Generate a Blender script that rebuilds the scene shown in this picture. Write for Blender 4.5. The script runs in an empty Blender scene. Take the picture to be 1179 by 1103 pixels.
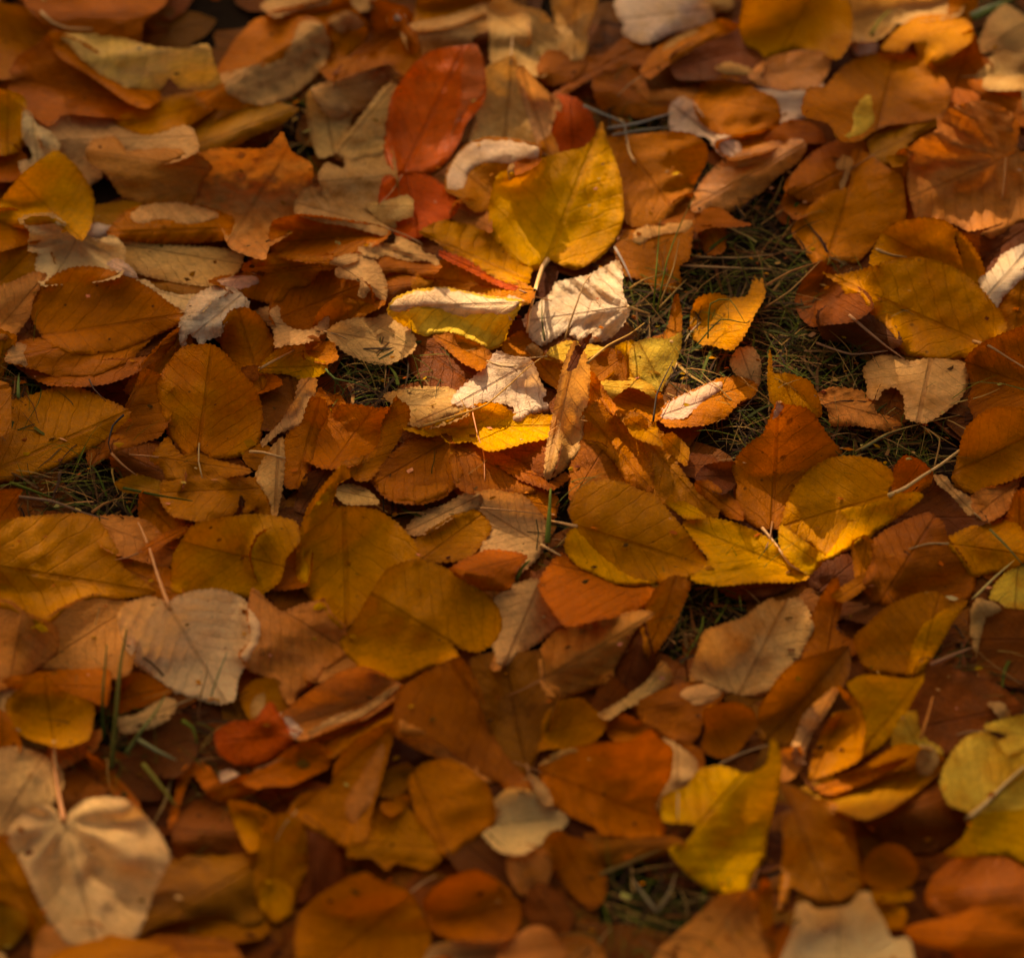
import bpy, math, random
import numpy as np
from mathutils import Vector
from mathutils.geometry import delaunay_2d_cdt
R = math.radians
random.seed(7); rng = np.random.default_rng(7)
sc = bpy.context.scene
COL = sc.collection

# ---------------------------------------------------------------- camera: a long lens looking down at the lawn
PITCH, DIST = R(38), 1.9
W0, H0 = 1179.0, 1103.0
HALF = math.tan(R(7.5))
CAM = np.array([0.0, -DIST*math.cos(PITCH), DIST*math.sin(PITCH)])
FWD = np.array([0.0, math.cos(PITCH), -math.sin(PITCH)])
UPV = np.array([0.0, math.sin(PITCH), math.cos(PITCH)])
def rays(p):
    """directions through photo points p (n,2): used to put each leaf at its place on the ground"""
    p = np.asarray(p, float)
    rx = (p[:, 0]-W0/2)/(W0/2)*HALF
    ry = -(p[:, 1]-H0/2)/(W0/2)*HALF
    return FWD[None]+rx[:, None]*np.array([1.0, 0, 0])[None]+ry[:, None]*UPV[None]
def at_height(p, z):
    d = rays(p); t = (z-CAM[2])/d[:, 2]
    return CAM[None]+d*t[:, None]
def on_plane(p, c, ax, ay):
    """points where the sight lines meet the plane z = c.z + ax(x-cx) + ay(y-cy)"""
    d = rays(p)
    num = c[2]-CAM[2]+ax*(CAM[0]-c[0])+ay*(CAM[1]-c[1])
    t = num/(d[:, 2]-ax*d[:, 0]-ay*d[:, 1])
    return CAM[None]+d*t[:, None]

cam = bpy.data.cameras.new('camera'); camo = bpy.data.objects.new('camera', cam); COL.objects.link(camo)
camo.location = CAM; camo.rotation_euler = (math.pi/2-PITCH, 0, 0)
cam.sensor_width = 36; cam.lens = 18/HALF; cam.clip_start = .05; cam.clip_end = 500
cam.dof.use_dof = True; cam.dof.aperture_fstop = FSTOP = 6.3
cam.dof.focus_distance = float(np.linalg.norm(at_height([(589, 450)], 0.02)[0]-CAM))
sc.camera = camo

# ---------------------------------------------------------------- materials
def nt(name):
    m = bpy.data.materials.new(name); m.use_nodes = True
    t = m.node_tree; t.nodes.clear(); return m, t
class G:
    def __init__(s, t): s.t = t
    def n(s, typ, **k):
        o = s.t.nodes.new(typ)
        for a, v in k.items():
            if a.startswith('i_'): o.inputs[int(a[2:])].default_value = v
            else: setattr(o, a, v)
        return o
    def l(s, a, b): s.t.links.new(a, b)
    def m(s, op, a, b=None, c=None):
        o = s.n('ShaderNodeMath', operation=op)
        for i, v in enumerate((a, b, c)):
            if v is None: continue
            if isinstance(v, (int, float)): o.inputs[i].default_value = v
            else: s.l(v, o.inputs[i])
        return o.outputs[0]
    def mix(s, f, a, b, mode='MIX'):
        o = s.n('ShaderNodeMix', data_type='RGBA', blend_type=mode)
        for i, v in ((0, f), (6, a), (7, b)):
            if isinstance(v, (int, float)): o.inputs[i].default_value = v
            elif isinstance(v, tuple): o.inputs[i].default_value = v
            else: s.l(v, o.inputs[i])
        return o.outputs[2]
    def ramp(s, f, lo, hi):
        o = s.n('ShaderNodeMapRange', interpolation_type='SMOOTHSTEP'); s.l(f, o.inputs[0])
        o.inputs[1].default_value = lo; o.inputs[2].default_value = hi; return o.outputs[0]

def leaf_material(name, rough, spec, transl):
    m, t = nt(name); g = G(t)
    out = g.n('ShaderNodeOutputMaterial')
    tint = g.n('ShaderNodeAttribute', attribute_name='tint').outputs['Color']
    tint2 = g.n('ShaderNodeAttribute', attribute_name='tint2').outputs['Color']
    par = g.n('ShaderNodeAttribute', attribute_name='par')          # vein strength, spots, edge distance
    ps = g.n('ShaderNodeSeparateColor'); g.l(par.outputs['Color'], ps.inputs[0])
    vein_s, spot_s, edge = ps.outputs
    uv = g.n('ShaderNodeUVMap', uv_map='leafuv').outputs[0]
    sx = g.n('ShaderNodeSeparateXYZ'); g.l(uv, sx.inputs[0])
    u, v = sx.outputs[0], sx.outputs[1]
    rnd = g.n('ShaderNodeObjectInfo').outputs['Random']
    off = g.n('ShaderNodeCombineXYZ'); g.l(g.m('MULTIPLY', rnd, 37.0), off.inputs[0]); g.l(g.m('MULTIPLY', rnd, 11.0), off.inputs[2])
    co = g.n('ShaderNodeVectorMath', operation='ADD'); g.l(uv, co.inputs[0]); g.l(off.outputs[0], co.inputs[1]); co = co.outputs[0]
    wob = g.n('ShaderNodeTexNoise', i_2=5.0, i_3=2.0); g.l(co, wob.inputs[0])
    w = g.m('SUBTRACT', wob.outputs[0], .5)
    av = g.m('ABSOLUTE', v)
    # side veins leave the midrib at an angle; their spacing closes towards the tip
    s = g.m('SUBTRACT', u, g.m('MULTIPLY', g.m('POWER', av, .85), .75))
    s = g.m('ADD', s, g.m('MULTIPLY', w, .11))
    fr = g.m('FRACT', g.m('MULTIPLY', s, 7.5))
    d = g.m('ABSOLUTE', g.m('SUBTRACT', fr, .5))
    side = g.m('SUBTRACT', 1.0, g.ramp(d, .010, .07))
    mid = g.m('SUBTRACT', 1.0, g.ramp(g.m('ADD', av, g.m('MULTIPLY', w, .01)), .006, .022))
    # fine net between the veins
    vor = g.n('ShaderNodeTexVoronoi', feature='DISTANCE_TO_EDGE', i_2=34.0); g.l(co, vor.inputs[0])
    net = g.m('SUBTRACT', 1.0, g.ramp(vor.outputs[0], .0, .14))
    # mottling
    n1 = g.n('ShaderNodeTexNoise', i_2=3.2, i_3=5.0, i_4=.62); g.l(co, n1.inputs[0])
    n2 = g.n('ShaderNodeTexNoise', i_2=22.0, i_3=4.0, i_4=.6); g.l(co, n2.inputs[0])
    blot = g.ramp(n1.outputs[0], .36, .66)
    n0 = g.n('ShaderNodeTexNoise', i_2=1.1, i_3=2.0); g.l(co, n0.inputs[0])
    fade = g.ramp(n0.outputs[0], .40, .62)
    c = g.mix(g.m('MULTIPLY', blot, .6), tint, tint2)
    pale = g.mix(1.0, tint, (1.22, 1.28, 1.2, 1), 'MULTIPLY')
    c = g.mix(g.m('MULTIPLY', fade, .55), c, pale)
    fine = g.m('ADD', .66, g.m('MULTIPLY', n2.outputs[0], .68))
    fc = g.n('ShaderNodeCombineColor')
    for i in range(3): g.l(fine, fc.inputs[i])
    c = g.mix(1.0, c, fc.outputs[0], 'MULTIPLY')
    dark = g.mix(1.0, c, (.52, .40, .34, 1), 'MULTIPLY')
    vf = g.m('MULTIPLY', g.m('MAXIMUM', g.m('MULTIPLY', side, .42), mid), vein_s)
    c = g.mix(vf, c, dark)
    c = g.mix(g.m('MULTIPLY', net, .12), c, dark)
    # brown speckles
    sp = g.n('ShaderNodeTexVoronoi', feature='F1', i_2=13.0); g.l(co, sp.inputs[0])
    cell = g.n('ShaderNodeSeparateColor'); g.l(sp.outputs['Color'], cell.inputs[0])
    size = g.m('MULTIPLY', g.m('SUBTRACT', cell.outputs[0], .62), .42)
    dot = g.m('SUBTRACT', 1.0, g.ramp(g.m('SUBTRACT', sp.outputs[0], size), -.02, .05))
    dot = g.m('MULTIPLY', g.m('MULTIPLY', dot, spot_s), g.ramp(cell.outputs[0], .62, .66))
    c = g.mix(g.m('MINIMUM', g.m('MULTIPLY', dot, .8), 1.0), c, (.055, .018, .006, 1))
    # dry brown margin
    en = g.m('ADD', edge, g.m('MULTIPLY', g.m('SUBTRACT', n2.outputs[0], .5), .9))
    ef = g.m('MULTIPLY', g.m('SUBTRACT', 1.0, g.ramp(en, .0, .35)), .45)
    c = g.mix(ef, c, dark)
    b = g.n('ShaderNodeBsdfPrincipled'); g.l(c, b.inputs['Base Color'])
    b.inputs['Specular IOR Level'].default_value = spec
    g.l(g.m('ADD', rough-.12, g.m('MULTIPLY', n2.outputs[0], .24)), b.inputs['Roughness'])
    hgt = g.m('ADD', g.m('MULTIPLY', side, -.4), g.m('MULTIPLY', mid, -.8))
    hgt = g.m('ADD', hgt, g.m('MULTIPLY', net, -.16))
    hgt = g.m('ADD', hgt, g.m('MULTIPLY', n2.outputs[0], .35))
    hgt = g.m('ADD', hgt, g.m('MULTIPLY', n1.outputs[0], 2.6))
    bp = g.n('ShaderNodeBump'); bp.inputs['Strength'].default_value = .8; bp.inputs['Distance'].default_value = .0012
    g.l(hgt, bp.inputs['Height']); g.l(bp.outputs[0], b.inputs['Normal'])
    tr = g.n('ShaderNodeBsdfTranslucent'); g.l(bp.outputs[0], tr.inputs['Normal'])
    g.l(g.mix(1.0, c, (1.0, .78, .45, 1), 'MULTIPLY'), tr.inputs[0])
    mx = g.n('ShaderNodeMixShader'); mx.inputs[0].default_value = transl
    g.l(b.outputs[0], mx.inputs[1]); g.l(tr.outputs[0], mx.inputs[2]); g.l(mx.outputs[0], out.inputs[0])
    return m
M_DRY = leaf_material('dry_leaf', .56, .06, .36)
M_GLOSS = leaf_material('waxy_leaf', .40, .15, .26)

def attr_material(name, rough, attr='tint', transl=0.0, spec=.3):
    m, t = nt(name); g = G(t)
    out = g.n('ShaderNodeOutputMaterial'); b = g.n('ShaderNodeBsdfPrincipled')
    a = g.n('ShaderNodeAttribute', attribute_name=attr).outputs['Color']
    ge = g.n('ShaderNodeNewGeometry').outputs['Position']
    n = g.n('ShaderNodeTexNoise', i_2=420.0, i_3=3.0); g.l(ge, n.inputs[0])
    f = g.m('ADD', .6, g.m('MULTIPLY', n.outputs[0], .8)); fc = g.n('ShaderNodeCombineColor')
    for i in range(3): g.l(f, fc.inputs[i])
    g.l(g.mix(1.0, a, fc.outputs[0], 'MULTIPLY'), b.inputs['Base Color'])
    b.inputs['Roughness'].default_value = rough; b.inputs['Specular IOR Level'].default_value = spec
    g.l(b.outputs[0], out.inputs[0]); return m
M_STALK = attr_material('stalk_skin', .5)
M_GRASS = attr_material('grass_blades', .7, spec=.05)
M_BARK = attr_material('bark', .85)

PAL = dict(  # leaf colours, upper or under side; pinker cream is warmed for leaves in shade
 amber=(.53,.148,.003), gold=(.62,.222,.004), yellow=(.78,.345,.008), palegold=(.82,.50,.06), ochre=(.48,.155,.003),
 ochred=(.32,.10,.004), olive=(.38,.155,.006), rust=(.45,.110,.003), rustd=(.26,.060,.003), orange=(.58,.130,.003),
 redorange=(.58,.072,.003), red=(.74,.118,.002), redpink=(.70,.13,.02), maroon=(.17,.034,.003), brown=(.14,.04,.006),
 pinktan=(.73,.375,.13), pinkrust=(.67,.235,.050), tan=(.74,.40,.13), cream=(.88,.62,.41), creamshade=(.93,.61,.27), buff=(.80,.49,.18), darkspot=(.05,.016,.004))
PAL2 = dict(amber='rust', gold='amber', yellow='gold', palegold='gold', ochre='amber', ochred='brown', olive='ochre', rust='rustd',
 rustd='brown', orange='rust', redorange='red', red='redorange', redpink='red', maroon='brown', brown='maroon', pinktan='tan',
 pinkrust='amber', tan='ochre', cream='tan', creamshade='tan', buff='tan')

# ---------------------------------------------------------------- the leaf list
TX = dict(a=0, b=293, c=586, d=879); TY = [0, 220, 440, 660, 878]
def P(tile, s):
    a = np.array([[float(q) for q in p.split(',')] for p in s.split()])
    if tile == 'n': return a
    return a/3.93+np.array([TX[tile[0]], TY[int(tile[1])]])
LEAVES = []
def L(tile, z, col, label, pts, A=None, F=(), S=None, **k):
    LEAVES.append(dict(z=z, col=col, label=label, pts=P(tile, pts), A=None if A is None else P(tile, A),
        F=[(c, P(tile, q)) for c, q in F], S=None if S is None else P(tile, S), **k))
SKY_S, SUN_S, EXPO, CROWN_DENS, WB, WBT = .125, 4.8, .56, 1.0, 10500, 16
SUNGAPS = [(575,440,100),(660,345,95),(640,420,85),(725,410,72),(720,450,50),(520,365,60),(700,282,32),(650,305,36),(610,600,35,.7),
 (430,385,40,.8),(310,400,45,.7),(250,370,40,.8),(825,460,36,.5),(760,30,55,.5),(870,620,55,.6),(1000,620,40,.4),(230,745,45,.45),
 (1120,890,60,.35),(960,1075,50,.35),(90,980,60,.28),(500,170,50,.4),(1110,190,70,.35),(430,120,60,.35),(560,200,40,.35),(840,950,50,.2),(1010,815,35,.5),
 (870,130,60,.3),(1150,70,45,.5),(330,60,60,.3),(180,70,60,.2),(60,270,50,.35),(210,250,45,.4),(930,40,60,.2),(1000,130,50,.2)]
# ---------------------------------------------------------------- leaves, back rows
# L(tile, layer, colour, label, outline, A=base>tip, F=folded edges, S=stalk, ...)
L('a0',3,'rust',"rust brown leaf at the photo's top edge above the long yellow curled leaf","150,-40 700,-40 690,30 600,90 580,170 430,140 330,130 200,60")
L('a0',3,'amber',"amber leaf cut by the left edge beside the dark rust leaf","-60,60 80,70 180,110 240,200 250,250 170,250 90,310 -60,310")
L('a0',1,'ochre',"dull ochre leaf under the lower rim of the dark rust leaf","60,430 260,480 290,640 200,640 120,560")
L('a0',4,'rust',"dark rust leaf with thin orange rim below the long yellow curled leaf","75,370 120,280 190,245 260,180 340,240 480,350 600,420 640,480 560,520 420,500 300,490 250,530 200,510 100,440",A="620,470 90,360",C=-5)
L('a0',5,'amber',"narrow amber leaf squeezed along the near side of the long yellow leaf","250,160 400,220 560,330 680,400 700,430 640,470 560,440 420,340 300,270")
L('a0',6,'tan',"long yellow curled leaf with a thin pale stalk near the upper corner","260,150 420,150 560,180 700,220 820,225 900,205 935,220 945,270 985,380 900,400 800,385 760,345 720,390 600,400 480,340 340,230",A="270,150 930,230",C=-6,S="185,55 240,105 310,130 420,132",spot=0,col2='palegold')
L('a0',4,'gold',"small golden leaf wedged under the long yellow curled leaf's tip","560,540 680,480 800,445 940,420 960,470 880,530 800,570 700,590 620,570",C=-4)
L('a0',2,'olive',"olive ochre leaf below the bowl shaped leaf, beside a dark hole","820,570 1000,500 1180,500 1290,515 1200,580 1100,620 1000,690 930,760 880,700 830,640")
L('a0',2,'pinktan',"pinkish tan leaf fading to ochre, left of the scalloped brown leaf","260,520 340,490 480,540 600,570 800,590 830,680 700,720 580,700 470,690 470,760 350,830 300,720 240,640",A="800,620 260,640",rib=.5)
L('a0',4,'pinkrust',"scalloped pinkish brown leaf lying over the pinkish tan leaf","430,700 470,650 560,650 590,700 650,690 760,680 860,700 920,750 860,820 830,900 720,900 580,860 520,780 450,740",A="900,760 440,690",rib=.4)
L('a0',4,'gold',"pale golden leaf cut by the left edge beside white crumpled scraps","-50,440 60,450 100,480 100,620 60,660 -50,660")
L('a0',3,'creamshade',"whitish crumpled torn leaf scrap just above the upright yellow leaf","120,555 145,555 165,595 210,620 245,665 215,720 170,745 210,765 200,795 130,790 105,720 150,710 145,680 118,640",rib=.5,W=2.5,spot=0)
L('a0',2,'rust',"rust leaf cut by the left edge above the dark hole","-40,660 60,680 110,740 100,790 -40,790")
L('a1',4,'gold',"golden leaf at the left edge half under the upright yellow leaf","-40,110 60,100 130,140 170,200 60,240 -40,250")
L('a1',3,'olive',"dull olive yellow leaf between the upright yellow leaf and the ribbed rolled leaf","380,50 450,70 600,50 580,110 500,150 430,120")
L('a1',3,'cream',"small whitish scrap behind the star veined pale leaf","370,160 420,150 490,165 470,195 400,210 365,190",W=2)
L('a1',5,'yellow',"yellow leaf standing behind the star veined pale leaf","250,-150 320,-90 380,0 395,70 380,140 350,200 300,170 240,130 130,150 20,130 0,110 40,40 120,-50 180,-100",A="345,200 120,-20",spot=0)
L('a1',3,'ochre',"ochre leaf with a crease at the left edge above the rust pink leaf","-50,240 60,225 150,215 190,290 215,390 100,400 0,450 -50,470")
L('a1',4,'creamshade',"pale leaf with star like veins above the large amber leaf","120,160 160,140 250,140 330,200 400,230 470,215 520,260 510,360 420,380 330,380 250,390 210,390 190,320 200,280 165,270 170,200",A="345,220 250,390",rib=.1,pal=.8,spot=0)
L('a1',3,'tan',"pale yellow smooth leaf under the ribbed rolled leaf","520,240 570,230 700,260 900,270 1040,280 1030,340 980,380 900,400 780,385 650,355 590,340 560,290",A="540,240 1030,320",C=-4,spot=0)
L('a1',6,'amber',"amber rolled leaf with pale ribbed top in the left half","480,190 540,120 600,70 700,45 860,50 1000,95 1060,130 1050,215 920,235 750,245 600,225 500,210",A="1055,170 485,190",C=-18,sl=.45,rib=.8,F=[('pinktan',"580,105 640,60 720,45 860,50 1000,95 985,120 870,150 750,140 620,145")])  # pale panel colour holds both the underside and the sheen on top
L('a1',4,'cream',"tiny pale crumb beside the pale yellow smooth leaf","500,335 540,315 590,350 610,385 560,375",W=2)
L('a1',2,'ochred',"brownish ochre leaf strip under the pale yellow smooth leaf","600,360 750,370 900,390 970,450 880,480 760,470 660,430")
L('a1',3,'creamshade',"grey pink leaf strip leading to the whitish crumpled leaf","660,425 700,425 750,460 850,470 930,460 890,520 830,550 760,505 700,465",rib=.4)
L('b1',5,'amber',"amber leaf with a pale curled crest, right of the whitish crumpled leaf","-210,410 -150,385 -20,370 40,390 60,350 200,335 300,340 290,370 230,440 170,450 130,510 100,520 0,490 -80,470 -160,430",A="290,345 -200,410",F=[('cream',"-210,410 -150,385 -20,370 40,395 20,430 -50,460 -120,445")])
L('a1',6,'cream',"whitish crumpled leaf at the tip of the large amber leaf","845,560 870,500 950,455 1050,455 1110,510 1100,545 1050,550 1010,600 990,650 930,670 930,730 900,730 900,670 860,640 850,690 830,690 820,620 830,580",rib=.7,W=3,spot=0,C=-5)
L('a1',5,'rust',"thin rust leaf lowest of the three stacked under the large amber leaf","640,750 700,690 760,640 810,610 770,680 700,750 600,810 500,850 400,862 250,865 150,820 100,770 300,780 500,760")
L('a1',6,'amber',"amber leaf with pale left corner, directly under the large spotted amber leaf","20,770 50,690 130,670 300,650 700,600 830,560 830,590 780,620 700,660 640,715 560,790 440,840 330,850 250,840 130,800",A="830,575 25,765",F=[('pinktan',"20,770 50,690 120,690 110,740 130,800 80,785")],C=-4)
L('a1',7,'amber',"large spotted amber leaf lying flat near the left edge","135,545 165,470 230,390 330,345 450,345 560,380 680,440 770,510 830,550 820,590 740,630 640,680 540,730 440,745 320,745 220,700 180,640 150,590",A="190,655 830,560",spot=1,sl=.35)
L('a1',6,'pinkrust',"rust pink leaf cut by the left edge beside the large spotted amber leaf","-60,480 60,420 140,385 200,390 180,430 140,500 130,560 60,650 0,680 -60,680",A="-40,660 195,395",C=-7)
L('a1',4,'gold',"golden sliver at the left edge below the rust pink leaf","-40,660 60,680 40,740 20,800 -40,900")
L('a1',6,'amber',"amber leaf behind the small serrated yellow leaf","1010,620 1050,560 1110,545 1170,580 1230,680 1240,720 1180,800 1200,850 1160,900 1080,800 1020,720",A="1180,880 1080,550")
L('b1',7,'yellow',"small serrated yellow leaf at the left end of the first grass gap","35,780 110,710 220,685 240,740 330,780 320,820 230,860 150,830 20,820",A="40,800 330,790",S="20,805 140,740 180,720",sl=.25)
L('a1',7,'rust',"tiny rust scrap under the small serrated yellow leaf","1090,800 1170,790 1165,855 1110,850",W=2)
# column b, row 0
L('b0',2,'amber',"amber leaf at the top edge behind the pale lumpy leaf","120,60 200,40 330,10 420,-30 500,20 340,80 300,110 220,100 160,120")
L('b0',3,'pinktan',"small pinkish leaf at the top edge above the bowl shaped leaf","70,25 150,-20 300,-20 300,20 200,40 120,65",C=-3)
L('b0',5,'amber',"bowl shaped amber leaf with a pale sheen on its swirled rim","-170,310 -120,230 -90,180 0,90 70,75 150,75 270,80 340,140 350,250 290,360 180,450 60,490 -60,500 -200,490 -270,430 -180,400",A="300,130 -160,400",C=-3,rib=.3,spot=0,F=[('pinktan',"-175,320 -120,325 -20,300 70,280 140,240 180,170 190,100 270,80 340,140 350,250 290,360 180,450 60,490 -60,480 -130,420 -170,360")])  # rim's sheen is put into the panel's pale underside colour
L('b0',4,'pinktan',"tiny pale scrap at the top edge above the pale lumpy leaf","445,0 530,-20 535,30 480,45")
L('b0',2,'rust',"dark rust leaf between the pale lumpy leaf and the orange hooked curl","530,60 640,80 700,170 620,240 450,280 400,300 480,220 540,160")
L('b0',5,'amber',"amber lumpy leaf with a pale top near the top edge","330,90 390,50 460,55 510,100 510,160 470,220 390,270 340,290 350,220 340,140",C=-9,F=[('pinktan',"325,90 390,50 460,55 510,105 480,130 400,150 340,130")])
L('b0',4,'amber',"amber golden leaf tapering up to the orange hooked curl","340,310 420,270 560,240 690,170 710,250 700,300 640,330 600,290 520,310 400,350",A="695,180 350,320")
L('b0',6,'orange',"orange hooked curl with a whitish tip above the red leaf","600,80 640,45 680,70 690,110 730,150 745,220 720,250 690,180 650,120 610,125",F=[('cream',"600,80 640,45 680,70 690,105 650,118 610,125")],C=-3)
L('b0',4,'tan',"tan leaf left of the red leaf hanging below the ribbed leaf","260,450 330,480 420,510 400,590 370,660 300,680 265,580",C=-5)
L('b0',5,'tan',"pale ribbed tan leaf left of the red leaf's upper half","290,400 400,360 500,320 600,310 650,340 640,370 560,400 540,440 470,490 400,520 340,490 300,440",A="295,410 645,340",rib=.9,C=-7,spot=0)
L('b0',5,'tan',"tan leaf with slanting folds tucked against the red leaf","380,680 410,620 470,560 560,440 610,400 640,440 620,490 600,640 570,690 450,710 400,700",A="385,680 610,410",rib=.7,C=-6)
L('b0',4,'tan',"grey tan leaf below the slanting folds, left of the red leaf's foot","330,800 360,750 420,770 430,720 500,730 520,700 590,700 610,800 610,880 560,940 460,930 370,890",A="600,800 340,820",C=-7,rib=.4)
L('b0',4,'maroon',"dark red leaf peeking out behind the red leaf's tip","1000,200 1060,165 1130,190 1165,250 1120,310 1050,340 1020,260",C=-4)
L('b0',2,'ochre',"ochre leaf at the top edge behind the pale olive leaf","780,110 800,0 860,-30 1100,-30 1080,20 1000,60 900,100")
L('b0',3,'tan',"pale olive tan leaf behind the red leaf at the top","720,160 760,120 900,90 1020,40 1100,60 1180,90 1190,200 1100,190 1020,190 950,220 850,225 770,235",A="1180,120 730,160",C=-4,rib=.3)
L('b0',5,'tan',"tan leaf standing right of the red leaf","1040,350 1150,290 1170,290 1200,400 1250,560 1290,670 1200,680 1080,650 990,650 1020,540 1050,440",A="1160,290 1130,660",rib=.3,spot=0)
L('b0',6,'ochre',"ochre leaf with a broad cream rim below the tan standing leaf","860,830 880,750 950,660 1050,620 1180,630 1290,660 1290,740 1200,800 1130,930 1000,960 930,900 870,870",F=[('cream',"860,830 880,750 950,660 1050,620 1180,630 1290,660 1290,720 1230,740 1080,740 980,770 940,860 870,870")],A="1130,930 900,740",spot=0)
L('b0',8,'red',"red glossy leaf standing upright with a pink curled side","580,700 590,560 620,440 660,370 720,290 780,240 860,215 950,205 1000,200 1030,250 1045,330 1050,420 1030,480 960,560 930,640 880,720 830,770 770,800 690,800 620,790 590,760",A="665,800 950,205",C=5,gl=1,F=[('redpink',"920,330 950,230 1000,198 1030,250 1043,340 1040,420 960,500 920,560 890,640 870,725 872,640 880,580 915,480")],sl=.75)
# column c, row 0
L('c0',4,'tan',"yellowish tan leaf at the top edge left of the tan tongue shaped leaf","-60,60 0,20 60,60 140,80 200,160 240,235 180,250 140,310 60,290 -40,270",A="-40,80 190,230",C=-6,rib=.3)
L('c0',5,'rust',"rust bowl shaped leaf under the tan tongue shaped leaf","140,310 180,245 250,245 320,260 335,310 290,350 200,375 150,350",C=-7)
L('c0',6,'tan',"tan tongue shaped leaf hanging down from the top edge","205,-30 380,-30 385,40 350,140 350,210 320,270 280,260 240,230 220,120 205,40",A="300,-30 300,265",C=-9,spot=0)
L('c0',4,'rust',"crooked rust leaf strip right of the tan tongue shaped leaf","320,270 420,260 500,200 580,200 600,240 560,300 480,310 400,340 340,370 240,440 230,410 310,350",C=-5,W=2)
L('c0',1,'rust',"dark rust leaf above the grey dry twigs","440,380 500,320 570,310 620,420 760,400 740,470 600,500 470,470")
L('c0',3,'pinkrust',"pinkish curled leaf stick right of the dark rust leaf","600,380 640,370 660,410 850,395 840,440 650,450",C=-4)
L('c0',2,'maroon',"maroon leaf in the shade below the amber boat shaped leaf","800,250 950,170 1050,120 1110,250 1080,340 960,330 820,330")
L('c0',3,'tan',"small pale strip lying on the maroon shaded leaf","955,310 1000,290 1070,310 1080,330 1000,332",W=1.5)
L('c0',6,'amber',"amber boat shaped leaf under the white leaf at the top edge","590,330 640,240 740,170 860,120 960,85 1040,120 1000,150 900,190 780,260 700,310 640,360",A="600,345 1040,115",C=-6,F=[('tan',"690,230 735,175 860,120 850,150 780,185 720,225")])
L('c0',4,'tan',"small tan scrap right of the white leaf at the top edge","880,-10 1000,-5 990,40 930,45")
L('c0',8,'cream',"smooth white leaf at the top edge right of centre","455,20 560,-30 820,-30 920,30 930,90 860,120 740,150 680,180 620,200 560,185 510,150 520,110 490,80 480,40",A="900,40 500,90",spot=0,sl=.3,C=-5)
L('c0',6,'pinktan',"pale pink folded leaf right of the tan standing leaf","30,320 60,295 110,350 180,420 235,460 235,520 200,550 190,600 225,670 220,700 150,700 130,650 100,580 60,450",A="50,300 180,680",rib=.6,spot=0,F=[('amber',"130,650 165,625 195,605 225,670 220,700 150,700")])
L('c0',5,'redorange',"orange red rounded leaf behind the large yellow leaf's spike","225,460 300,470 350,520 375,590 370,640 330,670 260,690 220,690 200,620 225,540",C=-6)
L('c0',4,'amber',"amber skirt like leaf under the round amber cap leaf","980,640 1180,590 1250,560 1255,600 1180,670 1040,705")
L('c0',4,'cream',"cream serrated leaf sticking out right of the round amber cap leaf","1090,410 1150,390 1240,397 1380,398 1390,425 1340,500 1260,555 1230,545 1210,490 1150,450",A="1100,420 1385,410",rib=.5,spot=0)
L('c0',5,'cream',"cream ruffled leaf under the left rim of the round amber cap leaf","755,500 800,465 850,490 900,560 960,600 1020,645 1020,680 980,700 930,670 900,620 840,610 760,590",rib=.5,W=2.5,spot=0)
L('c0',7,'amber',"round amber cap shaped leaf resting on cream ruffled leaves","830,470 850,400 900,350 960,335 1050,360 1110,400 1210,450 1230,540 1180,600 1080,640 1000,640 930,600 870,560",A="1200,500 850,440",C=-8)
L('c0',5,'amber',"amber tan veined leaf right of the large yellow leaf's spike","440,680 480,640 560,640 700,630 800,630 860,670 865,730 820,800 790,870 730,930 650,990 560,990 500,900 480,780",A="560,700 730,930",S="570,735 545,690 520,560 500,540",rib=.4)
L('c0',7,'rust',"tiny rust scrap at the large yellow leaf's left shoulder","20,740 60,720 150,720 110,760 30,795",W=1.5)
L('c0',8,'pinktan',"tiny pale scrap beside the large yellow leaf's left shoulder","-8,765 20,738 27,800 0,820",W=1.5)
L('c0',6,'pinkrust',"long rust pink leaf lying over the edge of the right grass gap","840,900 900,810 970,740 1050,690 1150,660 1310,640 1330,680 1290,740 1200,800 1140,860 1060,920 960,960 880,950 845,950",A="1325,660 845,930",C=-7,gl=.5)
# column d, row 0
L('d0',3,'pinktan',"dull pink leaf at the top edge near the green grass corner","590,60 640,0 720,-20 860,-20 840,60 720,80 620,90")
L('d0',4,'tan',"dull tan round leaf between two yellow leaves at the top edge","370,60 420,0 500,-20 570,0 590,60 560,120 500,160 420,160 390,100")
L('d0',4,'cream',"small pale scrap below the dull tan round leaf","405,200 440,180 500,195 495,240 430,245",W=2)
L('d0',5,'amber',"amber stem like leaf at the top edge beside the green grass","860,-25 960,-25 950,60 920,115 850,90")
L('d0',3,'rust',"rust brown leaf behind the two lobed yellow leaf","850,240 930,180 960,260 1000,300 970,400 860,450 820,340 790,290",C=-4)
L('d0',3,'rust',"rust amber leaf at the right edge under the two pale leaves","980,390 1180,390 1250,420 1250,560 1150,540 1050,470")
L('d0',4,'pinkrust',"pinkish brown scrap with a blue grey shine under the big yellow leaf","0,300 60,270 150,250 260,260 250,330 200,390 100,390 0,370 -40,340",C=-5,gl=1)
L('d0',7,'gold',"big golden leaf at the top edge with an amber middle","-100,60 -60,-40 350,-40 400,60 400,180 340,270 260,250 150,220 0,280 -20,250 -90,190 -110,120",A="180,40 60,270",sl=.35)
L('d0',6,'gold',"two lobed golden leaf with a dark notch near the top right","550,220 620,140 700,90 800,80 900,100 930,140 920,190 850,240 800,290 750,300 710,270 690,190 640,230",A="690,175 880,110")
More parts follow.
